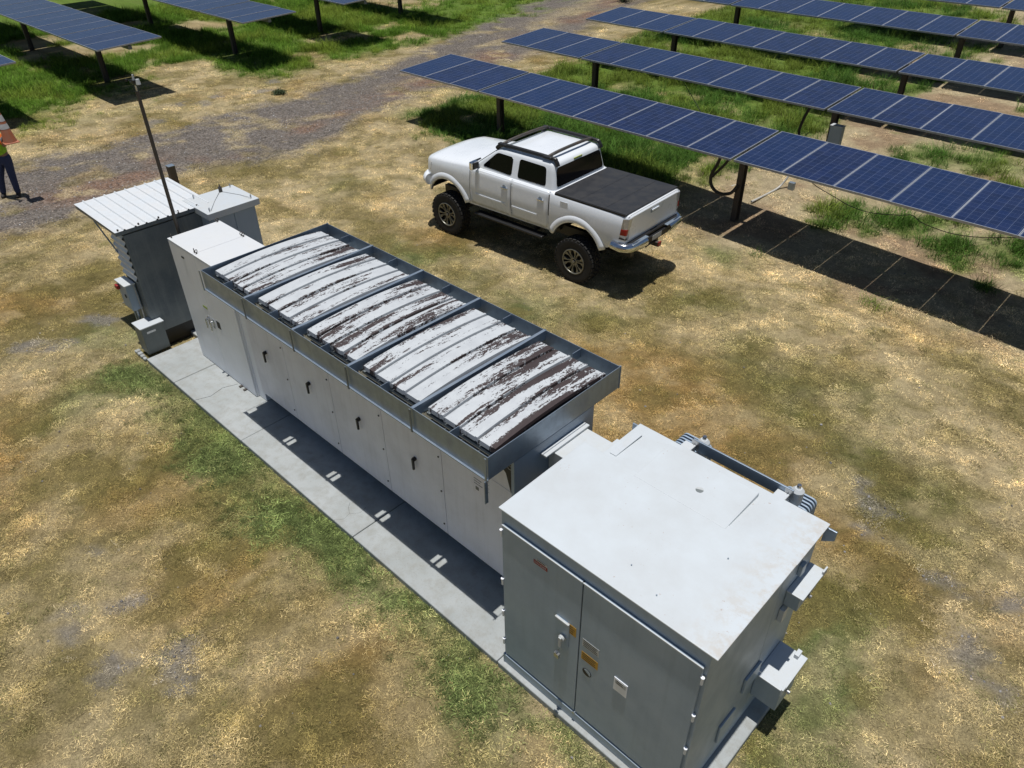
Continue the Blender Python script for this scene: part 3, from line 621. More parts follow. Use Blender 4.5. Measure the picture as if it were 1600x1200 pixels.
for (x0, x1, hx) in ((-1.808, -1.06, -1.13), (-1.054, -.20, -1.0)):
    d = MB().box(x0, x1, .351, .370, .092, 2.066).build('door', M['cab_white'], ca_, bevel=.004)
    h = MB(); h.box(hx-.022, hx+.022, .338, .350, .93, 1.08); h.cyl((hx, .345, 1.04), (hx, .30, 1.04), .02, k=12); h.box(hx-.014, hx+.014, .292, .312, .90, 1.05)
    h.build('handle', M['chrome'], d, bevel=.004)
MB().box(-.90, -.80, .3485, .3505, .98, 1.10).build('warning_label', M['ink'], ca_)
MB().box(-1.22, -1.09, .3485, .3505, 1.20, 1.235).build('warning_label', M['greenscreen'], ca_, label='small yellow-green sticker above the door handle')
MB().box(-1.47, -1.40, .343, .3502, 1.905, 1.93).build('lock', M['ink'], ca_)
for (a, b) in ((-1.78, .40), (-1.79, 1.12), (-1.10, .40), (-1.04, .40), (-1.10, 1.12), (-1.05, 1.12)): eyebolt(ca_, a, b, 2.09, rnd.uniform(0, 1.5))
for a in (-.62, -.50): MB().box(a, a+.04, .30, .349, .081, .098).build('floor_clip', M['darksteel'], ca_)

cb_ = empty('electrical_cabinet', (-2.54, 1.58, .08), 'pale grey cabinet with an overhanging roof cap standing behind the tall white one', 'cabinet')
MB().box(-2.86, -2.19, 1.215, 1.95, .085, 1.995).build('body', M['cab_grey'], cb_, bevel=.006)
rf_ = MB(); rf_.box(-2.94, -2.115, 1.14, 2.01, 1.997, 2.10); rf_.build('roof', M['gear_white'], cb_, bevel=.006)
MB().box(-2.187, -2.178, 1.24, 1.57, .12, 1.97).build('door', M['cab_grey'], cb_, bevel=.003)
MB().box(-2.187, -2.178, 1.58, 1.93, .12, 1.97).build('door', M['cab_grey'], cb_, bevel=.003)
for (a, b) in ((-2.86, 1.30), (-2.86, 1.93), (-2.20, 1.22), (-2.20, 1.92)): eyebolt(cb_, a, b, 2.10, .8, M['steel'])
q = MB(); q.box(-2.80, -2.77, 1.70, 1.75, 2.10, 2.19); q.cyl((-2.785, 1.725, 2.19), (-2.785, 1.725, 2.23), .01, k=8); q.build('antenna', M['darksteel'], cb_)
MB().tube([(-2.785, 1.70, 2.11), (-2.5, 1.46, 2.103), (-2.20, 1.24, 2.11)], .0025, 5).build('cable', M['hose'], cb_)
MB().tube([(-2.78, 1.73, 2.11), (-2.45, 1.87, 2.103), (-2.20, 1.90, 2.12)], .0025, 5).build('cable', M['hose'], cb_)

# ------------------------------------------------------------------ sheet metal shelter with lean-to roof
sh = empty('equipment_shelter', (-3.1, .7, 0), 'sheet steel shelter with a ribbed lean-to roof left of the tall cabinets', 'shelter')
MB().box(-3.05, -2.56, .012, 1.39, .31, 2.0).build('steel_wall', M['galv_dark'], sh, bevel=.004, label='galvanised steel wall of the shelter, its shade put into the dark colour')
MB().box(-3.0, -2.62, .05, 1.35, .0, .309).build('base_frame', M['black'], sh)
q = MB()
prf = []; x = 0; y0, y1 = -.09, 1.435; yy = y0
while yy < y1-.001:
    for (dy, dz) in ((0, 0), (.125, 0), (.138, .018), (.152, .018)):
        if yy+dy < y1: prf.append((yy+dy, dz))
    yy += .165
prf.append((y1, 0)); k_ = len(prf)
top = [(-4.03, a, 2.105+b) for a, b in prf]+[(-2.535, a, 2.088+b) for a, b in prf]
q.add(top, [(i, i+1, k_+i+1, k_+i) for i in range(k_-1)])
o = q.build('ribbed_roof', M['galv_roof'], sh); s_ = o.modifiers.new('solid', 'SOLIDIFY'); s_.thickness = .004
q = MB(); q.box(-2.556, -2.535, -.09, 1.43, 2.03, 2.082); q.box(-4.0, -3.96, -.07, 1.42, 2.04, 2.099); q.box(-4.0, -2.56, -.085, -.055, 2.035, 2.082); q.build('roof_rail', M['galv_dark'], sh)
for a in np.linspace(-.03, 1.2, 5): MB().cyl((-2.57, a, 2.09), (-2.57, a, 2.115), .014, k=8).build('bolt', M['darksteel'], sh)
MB().tube([(-3.36, -.075, 2.03), (-2.95, -.012, 1.60)], .012, 6).build('brace', M['galv'], sh)
MB().tube([(-3.9, 1.35, 2.05), (-3.04, 1.35, 1.5)], .012, 6).build('brace', M['galv'], sh)
q = MB(); pr = []; z = 1.22
while z < 2.0:
    pr += [(0, z), (-.028, z+.035), (-.028, z+.05), (0, z+.085)]; z += .115
k_ = len(pr); q.add([(-3.04, .008+a, b) for a, b in pr]+[(-2.565, .008+a, b) for a, b in pr], [(i, i+1, k_+i+1, k_+i) for i in range(k_-1)])
o = q.build('corrugated_sheet', M['galv_roof'], sh); s_ = o.modifiers.new('solid', 'SOLIDIFY'); s_.thickness = .003
# disconnect box on its near face
db = empty('disconnect_box', (-2.95, -.08, 1.0), 'small grey disconnect box with a red handle on the shelter near face', 'switch box')
MB().box(-3.06, -2.74, -.15, -.001, .72, 1.15).build('box', M['cab_grey'], db, bevel=.005)
MB().box(-3.08, -2.72, -.17, -.001, 1.152, 1.172).build('lid', M['gear_white'], db, bevel=.003)
q = MB(); q.box(-3.07, -2.98, -.20, -.152, 1.03, 1.10); q.build('handle', M['redpaint'], db, bevel=.008)
q = MB(); q.cyl((-2.80, -.08, .72), (-2.80, -.08, .0), .02); q.cyl((-2.92, -.08, .72), (-2.92, -.08, .0), .02); q.build('conduit', M['galv'], db, smooth=True)
MB().box(-2.87, -2.82, -.158, -.151, .93, .98).build('lock', M['ink'], db)
MB().tube([(-2.73, -.03, 1.15), (-2.71, -.03, .8), (-2.72, -.03, .4), (-2.70, -.04, .1)], .009, 6).build('cable', M['pvc'], db)

# weather mast
wm = empty('weather_mast', (-1.99, .60, .08), 'tall thin steel mast with a wind sensor rising between the shelter and white cabinet', 'mast')
MB().cyl((-1.985, .599, .08), (-1.985, .599, 4.03), .028, .024, 12).build('pole', M['darksteel'], wm, smooth=True)
MB().cyl((-1.985, .599, 4.03), (-1.985, .599, 4.12), .012, k=8).build('neck', M['steel'], wm, smooth=True)
q = MB(); q.box(-2.12, -1.85, .585, .612, 4.11, 4.135); q.cyl((-1.985, .6, 4.13), (-1.985, .6, 4.17), .03); q.build('sensor_bracket', M['black'], wm)
q = MB(); q.cyl((-1.87, .6, 4.135), (-1.87, .6, 4.20), .03, .022, 12); q.build('light_sensor', M['paper'], wm, smooth=True)
q = MB(); q.cyl((-1.99, .6, 4.17), (-1.99, .6, 4.235), .016, .012, 10); q.build('air_sensor', M['paper'], wm, smooth=True)
q = MB()
for a in range(3):
    q.cyl((-2.1, .6, 4.15), (-2.1+.05*math.cos(a*2.1), .6+.05*math.sin(a*2.1), 4.15), .005, k=6); q.cyl((-2.1+.05*math.cos(a*2.1), .6+.05*math.sin(a*2.1), 4.135), (-2.1+.05*math.cos(a*2.1), .6+.05*math.sin(a*2.1), 4.165), .018, k=8)
q.build('anemometer_cup', M['black'], wm)

# low box at the slab's left end
lb = empty('meter_box', (-2.42, .0, .08), 'low dark grey box with a pale lid at the left end of the pad', 'box')
MB().box(-2.70, -2.43, -.235, .12, .085, .548).build('body', M['box_grey'], lb, bevel=.005)
MB().box(-2.715, -2.41, -.25, .135, .55, .568).build('lid', M['gear_white'], lb, bevel=.004)
MB().box(-2.4295, -2.427, -.16, -.02, .44, .475).build('nameplate', M['steel'], lb)
for j_ in range(4): MB().box(-2.80+.10*j_, -2.72+.10*j_, -.33, -.245-.01*j_, 0.0, .055).build('rubble_stone', M['concrete'], lb, bevel=.015)

# marker post beyond the shelter
mp_ = empty('bollard', (-8.72, 3.33, 0), 'grey steel bollard standing at the gravel track behind the shelter', 'bollard')
MB().box(-8.80, -8.65, 3.26, 3.41, 0, .62).build('post', M['darksteel'], mp_, bevel=.006)
MB().box(-8.805, -8.645, 3.255, 3.415, .62, .635).build('cap', M['galv'], mp_, bevel=.004)

# ------------------------------------------------------------------ big switchgear / transformer
sg = empty('transformer_cabinet', (6.5, .6, .08), 'large white transformer cabinet nearest the camera with two grey front doors', 'transformer')
X0, X1 = 5.445, 7.455; Y0 = -.235
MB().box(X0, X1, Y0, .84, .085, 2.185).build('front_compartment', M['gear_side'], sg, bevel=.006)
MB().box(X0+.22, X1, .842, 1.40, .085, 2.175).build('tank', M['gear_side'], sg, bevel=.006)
# roof sheets
q = MB(); q.prism([(5.431, -.256, 2.200), (7.508, -.256, 2.200), (7.508, .858, 2.214), (5.431, .858, 2.214)], (0, 0, .016)); q.build('front_roof', M['stain_roof'], sg, bevel=.005)
q = MB(); q.prism([(5.645, .860, 2.209), (7.508, .860, 2.209), (7.500, 1.452, 2.190), (5.63, 1.447, 2.190)], (0, 0, .012)); q.build('rear_roof', M['stain_roof'], sg, bevel=.004)
MB().box(5.69, 5.76, .90, 1.30, 2.219, 2.229).build('seam_cover', M['gear_white'], sg, bevel=.004)
h = MB().prism([(6.03, .80, 2.222), (6.03, .80, 2.2325), (6.03, 1.335, 2.250), (6.03, 1.335, 2.20)], (.895, 0, 0)).build('hatch', M['stain_roof'], sg, bevel=.005)
q = MB(); q.cyl((6.54, 1.03, 2.2395), (6.54, 1.03, 2.2425), .034, k=24); q.build('round_label', M['paper'], h)
q = MB(); q.prism([(6.54+.034*math.cos(a), 1.03+.034*math.sin(a), 2.2435) for a in np.linspace(R(200), R(380), 14)], (0, 0, .0008)); q.build('label_half', M['box_grey'], h)
for (a, b) in ((6.6, .0), (7.1, .55), (6.9, -.1)): MB().cyl((a, b, 2.216+.013*(b+.256)), (a, b, 2.226+.013*(b+.256)), .006, k=8).build('rivet', M['galv'], sg)
# front doors
doors = []
for (x0, x1) in ((5.478, 6.345), (6.357, 7.425)):
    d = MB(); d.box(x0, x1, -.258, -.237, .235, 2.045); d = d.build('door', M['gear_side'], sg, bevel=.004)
    MB().box(x0-.004, x1+.004, -.267, -.2585, 2.034, 2.048).build('drip_edge', M['gear_white'], d, bevel=.002)
    doors.append(d)
for (x, zs, d) in ((5.464, (.42, .85, 1.30, 1.93), doors[0]), (7.437, (.42, .95, 1.42, 1.90), doors[1])):
    for z in zs:
        q = MB(); q.cyl((x, -.262, z-.035), (x, -.262, z+.035), .011, k=10); q.cyl((x, -.262, z+.035), (x, -.262, z+.047), .015, k=10); q.build('hinge', M['cab_white'], d, smooth=True)
MB().box(6.345, 6.357, -.246, -.236, .24, 2.04).build('door_gap', M['ink'], sg)
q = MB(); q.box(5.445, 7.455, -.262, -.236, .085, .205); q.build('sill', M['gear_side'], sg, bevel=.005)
MB().cyl((6.35, -.262, .215), (6.35, -.274, .215), .014, k=8).build('bolt', M['steel'], sg)
# handle and padlock
h = MB(); h.box(6.105, 6.245, -.264, -.2585, 1.10, 1.42); h.build('lock_plate', M['cab_grey'], doors[0], bevel=.002)
h = MB(); h.box(6.10, 6.25, -.285, -.2645, 1.405, 1.425); h.cyl((6.185, -.262, 1.20), (6.185, -.300, 1.20), .030, k=16); h.box(6.170, 6.200, -.315, -.298, 1.10, 1.225)
h.build('handle', M['paper'], doors[0], bevel=.004)
q = MB(); q.torus((6.185, -.338, 1.055), (1, 0, 0), .022, .005); q.box(6.160, 6.210, -.352, -.325, .99, 1.04); q.build('padlock', M['steel'], doors[0], smooth=True)
# labels
def lab(x0, x1, z0, z1, mat, name, par, lines=0, txt=None, tc=None, ts=.03, y=-.2585):
    o = MB().box(x0, x1, y-.002, y-.0002, z0, z1).build(name, mat, par)
    if lines:
        g_ = MB()
        for j in range(lines):
            zz = z1-(j+.7)*(z1-z0)/(lines+.4); g_.box(x0+.012, x1-.012-rnd.random()*.03, y-.0028, y-.0021, zz-.004, zz+.004)
        g_.build('print', M['ink'], par)
    if txt: text('lettering', txt, ts, tc or M['ink'], par, face_m((x0+x1)/2, y-.003, (z0+z1)/2))
    return o
lab(5.86, 5.985, 1.905, 1.935, M['paper'], 'warning_label', doors[0], 1)
lab(5.835, 5.985, 1.86, 1.903, M['redpaint'], 'danger_label', doors[0], 0, 'DANGER', M['paper'], .032)
lab(6.225, 6.315, 1.30, 1.42, M['amber'], 'warning_label', doors[0], 4)
lab(6.385, 6.56, 1.27, 1.37, M['paper'], 'notice', doors[1], 4)
lab(6.385, 6.56, 1.09, 1.195, M['amber'], 'warning_label', doors[1], 4)
q = MB(); q.cyl((6.455, -.2587, .95), (6.455, -.2605, .95), .048, k=22); q.build('round_label', M['ink'], doors[1])
q = MB(); q.prism([(6.455+.040*math.cos(a), -.2607, .95+.040*math.sin(a)) for a in np.linspace(R(-35), R(145), 14)], (0, -.0008, 0)); q.build('label_half', M['gear_side'], doors[1])
h = MB(); h.box(6.73, 6.865, -.266, -.2585, 1.03, 1.20); h.build('document_pocket', M['cab_white'], doors[1], bevel=.003)
lab(6.745, 6.85, 1.13, 1.185, M['paper'], 'print_card', doors[1], 2, y=-.2662)
# lifting lugs and side boxes
for (xx, yy, dx) in ((7.47, 1.455, .10), (5.60, 1.46, -.06)):
    q = MB(); q.prism([(xx, yy-.006, 1.98), (xx, yy-.006, 2.15), (xx+dx, yy-.006, 2.15), (xx+dx, yy-.006, 2.05)], (0, .018, 0)); q.build('lifting_lug', M['galv'], sg, bevel=.004)
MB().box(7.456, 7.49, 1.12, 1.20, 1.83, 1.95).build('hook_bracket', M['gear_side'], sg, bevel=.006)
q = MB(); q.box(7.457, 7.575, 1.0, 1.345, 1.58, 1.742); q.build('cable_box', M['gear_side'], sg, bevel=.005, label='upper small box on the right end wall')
q = MB(); q.box(7.457, 7.60, .99, 1.40, 1.743, 1.757); q.box(7.585, 7.60, 1.34, 1.42, 1.72, 1.79); q.build('cable_box_lid', M['gear_white'], sg, bevel=.003)
q = MB(); q.cyl((7.575, 1.15, 1.66), (7.615, 1.15, 1.66), .018, k=10); q.build('bolt', M['steel'], sg)
MB().box(7.457, 7.50, .96, 1.04, 1.40, 1.55).build('bracket', M['gear_white'], sg, bevel=.004)
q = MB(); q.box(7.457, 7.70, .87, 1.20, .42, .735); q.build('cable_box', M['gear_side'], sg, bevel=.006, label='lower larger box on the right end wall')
q = MB(); q.box(7.457, 7.72, .855, 1.31, .736, .752); q.box(7.70, 7.72, .84, .90, .70, .79); q.box(7.62, 7.66, 1.23, 1.31, .752, .80); q.build('cable_box_lid', M['gear_white'], sg, bevel=.003)
q = MB(); q.cyl((7.70, .98, .62), (7.745, .98, .62), .02, k=10); q.build('bolt', M['steel'], sg)
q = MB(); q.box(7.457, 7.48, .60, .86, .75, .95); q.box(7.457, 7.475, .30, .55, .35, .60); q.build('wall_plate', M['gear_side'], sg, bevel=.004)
MB().box(7.46, 7.50, -.1, .1, .085, .12).build('floor_clip', M['steel'], sg)
# radiators behind
for (xa, xb) in ((5.92, 6.24), (6.98, 7.27)):
    r_ = MB(); r_.box((xa+xb)/2-.05, (xa+xb)/2+.05, 1.402, 1.86, 1.92, 1.99)
    r_ = r_.build('radiator_header', M['gear_white'], sg, bevel=.01, label='radiator bank behind the cabinet')
    for j in range(8):
        yy = 1.47+j*.042; P = []
        for (cx_, cz_, a0, a1) in ((xb-.05, 2.02, 0, 90), (xa+.05, 2.02, 90, 180), (xa+.05, .55, 180, 270), (xb-.05, .55, 270, 360)):
            P += [(cx_+.05*math.cos(R(a)), yy, cz_+.05*math.sin(R(a))) for a in np.linspace(a0, a1, 6)]
        q = MB(); q.prism(P, (0, .018, 0)); q.build('fin', M['cab_grey'], r_, bevel=.004)
MB().box(6.14, 7.12, 1.555, 1.572, 2.12, 2.24).build('bracing_bar', M['galv'], sg, bevel=.003)
for xx in (6.16, 7.08):
    q = MB(); q.box(xx-.09, xx+.02, 1.44, 1.55, 2.08, 2.19); q.build('bar_bracket', M['gear_white'], sg, bevel=.006)
    q = MB(); q.cyl((xx+.05, 1.63, 1.95), (xx+.05, 1.63, 2.20), .055, k=18); q.cyl((xx+.05, 1.63, 2.20), (xx+.05, 1.63, 2.23), .055, .03, 18); q.build('bushing', M['gear_white'], sg, smooth=True)
    q = MB(); q.cyl((xx+.05, 1.63, 2.23), (xx+.05, 1.63, 2.265), .02, k=6); q.build('bolt', M['steel'], sg)
    q = MB(); q.box(xx-.03, xx+.045, 1.5525, 1.5545, 2.13, 2.235); q.cyl((xx, 1.5525, 2.18), (xx, 1.535, 2.18), .012, k=6); q.build('bolt_plate', M['steel'], sg)
# connecting duct between inverter and transformer
du = empty('cable_duct', (5.25, 1.0, .9), 'pale metal duct bridging the gap between the inverter and transformer', 'duct')
q = MB(); q.box(5.024, 5.44, .84, 1.34, 1.55, 1.90); q.build('duct_body', M['gear_white'], du, bevel=.005)
MB().box(5.022, 5.10, .72, 1.37, 1.905, 1.93).build('flange', M['gear_white'], du, bevel=.004)
MB().box(5.445, 5.655, .86, 1.36, 1.50, 1.96).build('duct_end', M['gear_white'], du, bevel=.004)

# ------------------------------------------------------------------ solar rows
PT = .99; PW = .985; LEN = 1.857
def panel_meshes(dz, wd):
    L_ = math.hypot(dz, wd); ang = math.atan2(dz, wd)
    g_ = MB(); g_.box(.012, PW-.012, .012, L_-.012, -.01, .003)
    f_ = MB()
    for (a, b, c, d) in ((0, PW, 0, .013), (0, PW, L_-.013, L_), (0, .013, .013, L_-.013), (PW-.013, PW, .013, L_-.013)): f_.box(a, b, c, d, -.036, .006)
    f_.box(.30, .70, L_/2-.05, L_/2+.05, -.03, -.0105)
    out = []
    for q, nm, mt in ((g_, 'solar_panel', M['cells']), (f_, 'frame', M['alum'])):
        o = q.build(nm, mt); me = o.data; bpy.data.objects.remove(o); out.append(me)
    return out[0], out[1], ang
def solar_row(xs, y0, z0, dz, wd, label, posts, ground=None, gapx=()):
    gme, fme, ang = panel_meshes(dz, wd)
    xa, xb = xs[0], xs[-1]+PW; yc = y0+wd/2
    t = empty('solar_panel_row', ((xa+xb)/2, yc, 0), label, 'solar panels', 'rows of solar panels')
    off = Vector(t.location)
    for x in xs:
        g_ = bpy.data.objects.new('solar_panel', gme); link(g_, t)
        g_.location = Vector((x, y0, z0+rnd.uniform(-.004, .004)))-off; g_.rotation_euler = (ang+rnd.uniform(-.003, .003), 0, rnd.uniform(-.001, .001))
        f_ = bpy.data.objects.new('frame', fme); link(f_, g_)
    zc = z0+dz/2-.12
    MB().box(xa+.05, xb-.05, yc-.055, yc+.055, zc-.055, zc+.055).build('torque_tube', M['galv_dark'], t)
    for x in xs[::1]:
        q = MB(); x += .24; q.prism([(x-.02, y0+.3, z0+dz*.16-.075), (x-.02, y0+wd-.3, z0+dz*.84-.075), (x-.02, y0+wd-.3, z0+dz*.84-.04), (x-.02, y0+.3, z0+dz*.16-.04)], (.03, 0, 0)); q.build('mounting_rail', M['darksteel'], t)
    for x in posts:
        b = float(gz(x, yc)) if ground is None else ground
        q = MB(); q.box(x-.06, x+.06, yc-.08, yc-.07, b-.3, zc-.08); q.box(x-.06, x+.06, yc+.07, yc+.08, b-.3, zc-.08); q.box(x-.006, x+.006, yc-.0695, yc+.0695, b-.3, zc-.08); q.build('post', M['darksteel'], t)
        q = MB(); q.cyl((x-.06, yc, zc), (x+.06, yc, zc), .11, k=16); q.box(x-.05, x+.05, yc-.09, yc+.09, zc-.2, zc-.08); q.build('bearing', M['darksteel'], t)
    return t
def east(x0, k0, k1): return [x0+PT*k+.066*((k >= 3)+(k >= 10)+(k >= 17)) for k in range(k0, k1)]
solar_row(east(-8.195, 0, 19), 9.752, 1.602, .094, LEN, 'nearest row of blue solar panels directly behind the white pickup truck', (-5.36, 1.60, 8.62))
solar_row(east(-8.169, 0, 21), 13.6, 1.707, .096, LEN, 'second row of solar panels back from the pickup truck', (-5.34, 1.72, 8.7))
solar_row(east(-8.178, 0, 22), 17.51, 1.771, .11, LEN, 'third row of solar panels back from the pickup truck', (-5.33, 1.75, 8.75))
solar_row(east(-8.114, 0, 22), 21.15, 2.05, .13, LEN, 'fourth row of solar panels back from the pickup, top right of the photo', (-5.3, 1.85, 8.8))
solar_row(east(-8.30, 5, 24), 25.6, 2.14, .12, LEN, 'farthest row of solar panels, cut by the upper right corner', (1.85, 8.85))
def west(x1, n_): return [x1-PT*(k+1)-.066*((k >= 3)+(k >= 10)+(k >= 17)) for k in range(n_)][::-1]
solar_row(west(-16.65, 12), .98, 1.62, .07, 2.05, 'row of solar panels whose tip shows at the left edge above the worker', (-19.5, -26.5))
solar_row(west(-16.72, 19), 5.24, 1.60, .07, 2.02, 'row of solar panels in the upper left corner left of the mast', (-19.6, -26.6))
solar_row(west(-17.0, 19), 10.2, 1.61, .07, 2.1, 'second row of solar panels across the track beyond the one left of the mast', (-20.0, -27))
solar_row(west(-17.2, 20), 14.45, 1.61, .07, 2.1, 'third row across the track, showing only its end at the top edge', (-20.6, -27.6))
solar_row(west(-17.8, 20), 19.1, 1.62, .07, 2.0, 'farthest row across the track, only its post and shadow in view', (-21.0, -28))

# combiner box, hoses, conduits
cbx = empty('combiner_box', (1.95, 14.22, 0), 'combiner box, coloured grey for its shade, on the post under the second solar row', 'box')
MB().box(1.80, 2.08, 14.16, 14.32, .62, 1.22).build('box', M['cab_grey'], cbx, bevel=.006)  # white box in grey: the shade under the row is in the colour
MB().box(1.79, 2.09, 14.14, 14.33, 1.222, 1.235).build('lid', M['gear_white'], cbx, bevel=.003)
q = MB(); q.box(1.84, 1.87, 14.325, 14.35, 0, 1.2); q.box(2.0, 2.03, 14.325, 14.35, 0, 1.2); q.build('bracket', M['galv'], cbx)
def bez(pts, k=7):
    P = [Vector(q) for q in pts]; out = []
    for i in range(len(P)-1):
        p0, p1, p2, p3 = P[max(i-1, 0)], P[i], P[i+1], P[min(i+2, len(P)-1)]
        for j in range(k):
            t = j/k; out.append(.5*((2*p1)+(-p0+p2)*t+(2*p0-5*p1+4*p2-p3)*t*t+(-p0+3*p1-3*p2+p3)*t**3))
    out.append(P[-1]); return out
hs_ = empty('cable_hose', (1.3, 10.5, .0), 'black flexible hose looping from the nearest row down to its post', 'hose')
MB().tube(bez([(1.12, 10.52, 1.50), (1.13, 10.5, 1.22), (1.0, 10.5, .87), (1.06, 10.5, .64), (1.27, 10.5, .55), (1.50, 10.52, .62), (1.58, 10.6, .78)]), .034, 10).build('hose', M['hose'], hs_, smooth=True)
MB().tube(bez([(1.38, 10.52, 1.48), (1.30, 10.5, 1.22), (1.03, 10.5, .86)]), .028, 10).build('hose', M['hose'], hs_, smooth=True)
hg = empty('cable_hose', (1.3, 14.4, .0), 'black hose loop beside the combiner box under the second row', 'hose')
MB().tube(bez([(1.2, 14.4, 1.6), (1.05, 14.4, 1.2), (1.0, 14.4, .8), (1.2, 14.4, .6), (1.5, 14.45, .6)]), .034, 10).build('hose', M['hose'], hg, smooth=True)
cn = empty('conduit_stub', (1.7, 12.9, 0), 'bent conduits rising from the soil behind the post of the nearest row', 'conduit')
MB().tube(bez([(1.42, 11.7, .04), (1.46, 12.4, .04), (1.52, 12.75, .10), (1.60, 12.9, .30), (1.62, 12.95, .42)]), .022, 8).build('conduit', M['pvc'], cn, smooth=True)
MB().box(1.66, 1.80, 12.86, 12.96, 0, .22).build('stub_block', M['galv'], cn, bevel=.01)
MB().tube(bez([(.80, 12.3, .03), (.9, 12.9, .03), (1.0, 13.6, .03)]), .02, 8).build('conduit', M['darksteel'], cn, smooth=True)
MB().tube(bez([(.62, 12.2, .03), (.75, 12.9, .03), (.95, 13.6, .03)]), .02, 8).build('conduit', M['pvc'], cn, smooth=True)
for (ya, yb, x0, lb_) in ((14.9, 17.6, 1.55, 'bundle of white conduits lying in the soil beyond the combiner box'), (18.4, 21.6, 1.3, 'bundle of white conduits on the soil between third and fourth rows'), (22.2, 26.2, 1.1, 'farthest bundle of white conduits on the soil at top right')):
    cn = empty('conduit_bundle', (x0, (ya+yb)/2, 0), lb_, 'conduits', 'white conduit bundles')
    for j in range(5):
        MB().tube(bez([(x0+.06*j+rnd.uniform(-.05, .05), ya, .09+.03*j), (x0+.05*j+rnd.uniform(-.12, .12), ya*.6+yb*.4, .05+.02*j), (x0+.07*j-.1+rnd.uniform(-.08, .08), ya*.3+yb*.7, .05), (x0+.05*j, yb, .06)]), .026, 8).build('conduit', M['pvc'], cn, smooth=True)
    MB().tube([(x0-.7, ya, .05), (x0-.75, yb, .05)], .03, 8).build('conduit', M['pvc'], cn, smooth=True)
wr = empty('hanging_cable', (5, 9.8, 0), 'thin black cable sagging below the near edge of the nearest solar row', 'cable')
MB().tube(bez([(3.35, 9.80, 1.58), (3.53, 9.8, 1.50), (3.86, 9.8, 1.41), (4.16, 9.8, 1.33), (4.53, 9.8, 1.31), (5.0, 9.8, 1.40), (5.2, 9.8, 1.46), (5.39, 9.8, 1.38), (5.8, 9.8, 1.34), (6.17, 9.8, 1.38), (6.6, 9.8, 1.5), (6.8, 9.8, 1.57)]), .007, 6).build('cable', M['hose'], wr)
wr = empty('hanging_cable', (-.5, 13.7, 0), 'thin black cable drooping to the grass under the second row', 'cable')
MB().tube(bez([(-1.9, 13.65, 1.66), (-1.4, 13.6, 1.2), (-.9, 13.5, .75), (-.3, 13.3, .45), (.4, 13.3, .42), (1.1, 13.5, .6), (1.5, 13.8, 1.1)]), .008, 6).build('cable', M['hose'], wr)
# bushy weeds by the far track edge
def shrub(x, y, r, h, lab_, cl=(.05, .075, .02)):
    t = empty('shrub', (x, y, 0), lab_, 'shrub'); st = MB(); lf = MB(); r_ = random.Random(int(x*7+y))
    for i in range(60):
        a = r_.uniform(0, 6.28); e_ = r_.uniform(.2, 1.45); L_ = r*r_.uniform(.5, 1); tip = (x+math.cos(a)*math.cos(e_)*L_*1.2, y+math.sin(a)*math.cos(e_)*L_*1.2, h*math.sin(e_)*r_.uniform(.6, 1))
        st.tube([(x, y, 0), ((x+tip[0])/2, (y+tip[1])/2, tip[2]*.6), tip], .006, 4)
        for j in range(26):
            f = r_.uniform(.3, 1.05); c = Vector((x+(tip[0]-x)*f+r_.gauss(0, .04), y+(tip[1]-y)*f+r_.gauss(0, .04), tip[2]*f+r_.gauss(0, .03)))
            d = Vector((r_.gauss(0, 1), r_.gauss(0, 1), r_.gauss(0, .5))).normalized()*.03; e2 = d.cross(Vector((r_.gauss(0, 1), r_.gauss(0, 1), 1))).normalized()*.012
            lf.add([c-d, c+e2, c+d, c-e2], [(0, 1, 2, 3)])
    st.build('stem', M['darksteel'], t); lm = plain('weed_leaves', cl, .7); lf.build('foliage', lm, t)
shrub(-15.3, 29.2, .75, .7, 'dark low bush in the gravel at the far end of the track')
shrub(-14.0, 9.4, .22, .14, 'small dry weed in the grass left of the track'); 

# ------------------------------------------------------------------ pickup truck (local: x to the tail, y to the far side)
tk = empty('pickup_truck', (-2.3925, 6.095, 0), 'white lifted crew cab pickup truck with black bed cover parked by the solar row', 'pickup truck', rz=.0447)
YC = .92
def tb(mb, name, mat, par=None, **k):
    mb.v = [(3.9+(q[0]-3.9)*.82 if q[0] > 3.9 else (-.45+(q[0]+.45)*.66 if q[0] < -.45 else q[0]), q[1], q[2]) for q in mb.v]
    return mb.build(name, mat, par or tk, local=True, **k)
def lerp(x, T):
    for (a, b), (c, d) in zip(T, T[1:]):
        if x <= c: return b+(d-b)*max(0, (x-a))/(c-a)
    return T[-1][1]
def hw(x): return lerp(x, [(-.86, .60), (-.80, .70), (-.66, .79), (-.45, .835), (0, .855), (.5, .862), (3.9, .862), (4.2, .855), (4.33, .835)])
def ztop(x): return lerp(x, [(-.86, 1.20), (-.80, 1.37), (-.68, 1.455), (-.4, 1.495), (0, 1.52), (.4, 1.555), (.66, 1.575), (.9, 1.57), (2.62, 1.565), (2.7, 1.545), (4.33, 1.535)])
def zbot(x):
    z = lerp(x, [(-.86, .98), (-.7, .90), (-.55, .88), (-.5, .84), (.6, .80), (3.8, .84), (4.0, .92), (4.33, .96)])
    for c in (0, 3.24):
        d = abs(x-c)
        if d < .56: z = max(z, .60+math.sqrt(.56**2-d*d)*1.0)
    return z
stn = sorted(set([-.86, -.83, -.80, -.74, -.68]+[round(-.6+.05*i, 3) for i in range(99)]+[-.56, -.559, .56, .559, 2.68, 2.681, 3.8, 3.799, 4.33]))
stn = [s_ for s_ in stn if s_ <= 4.33]
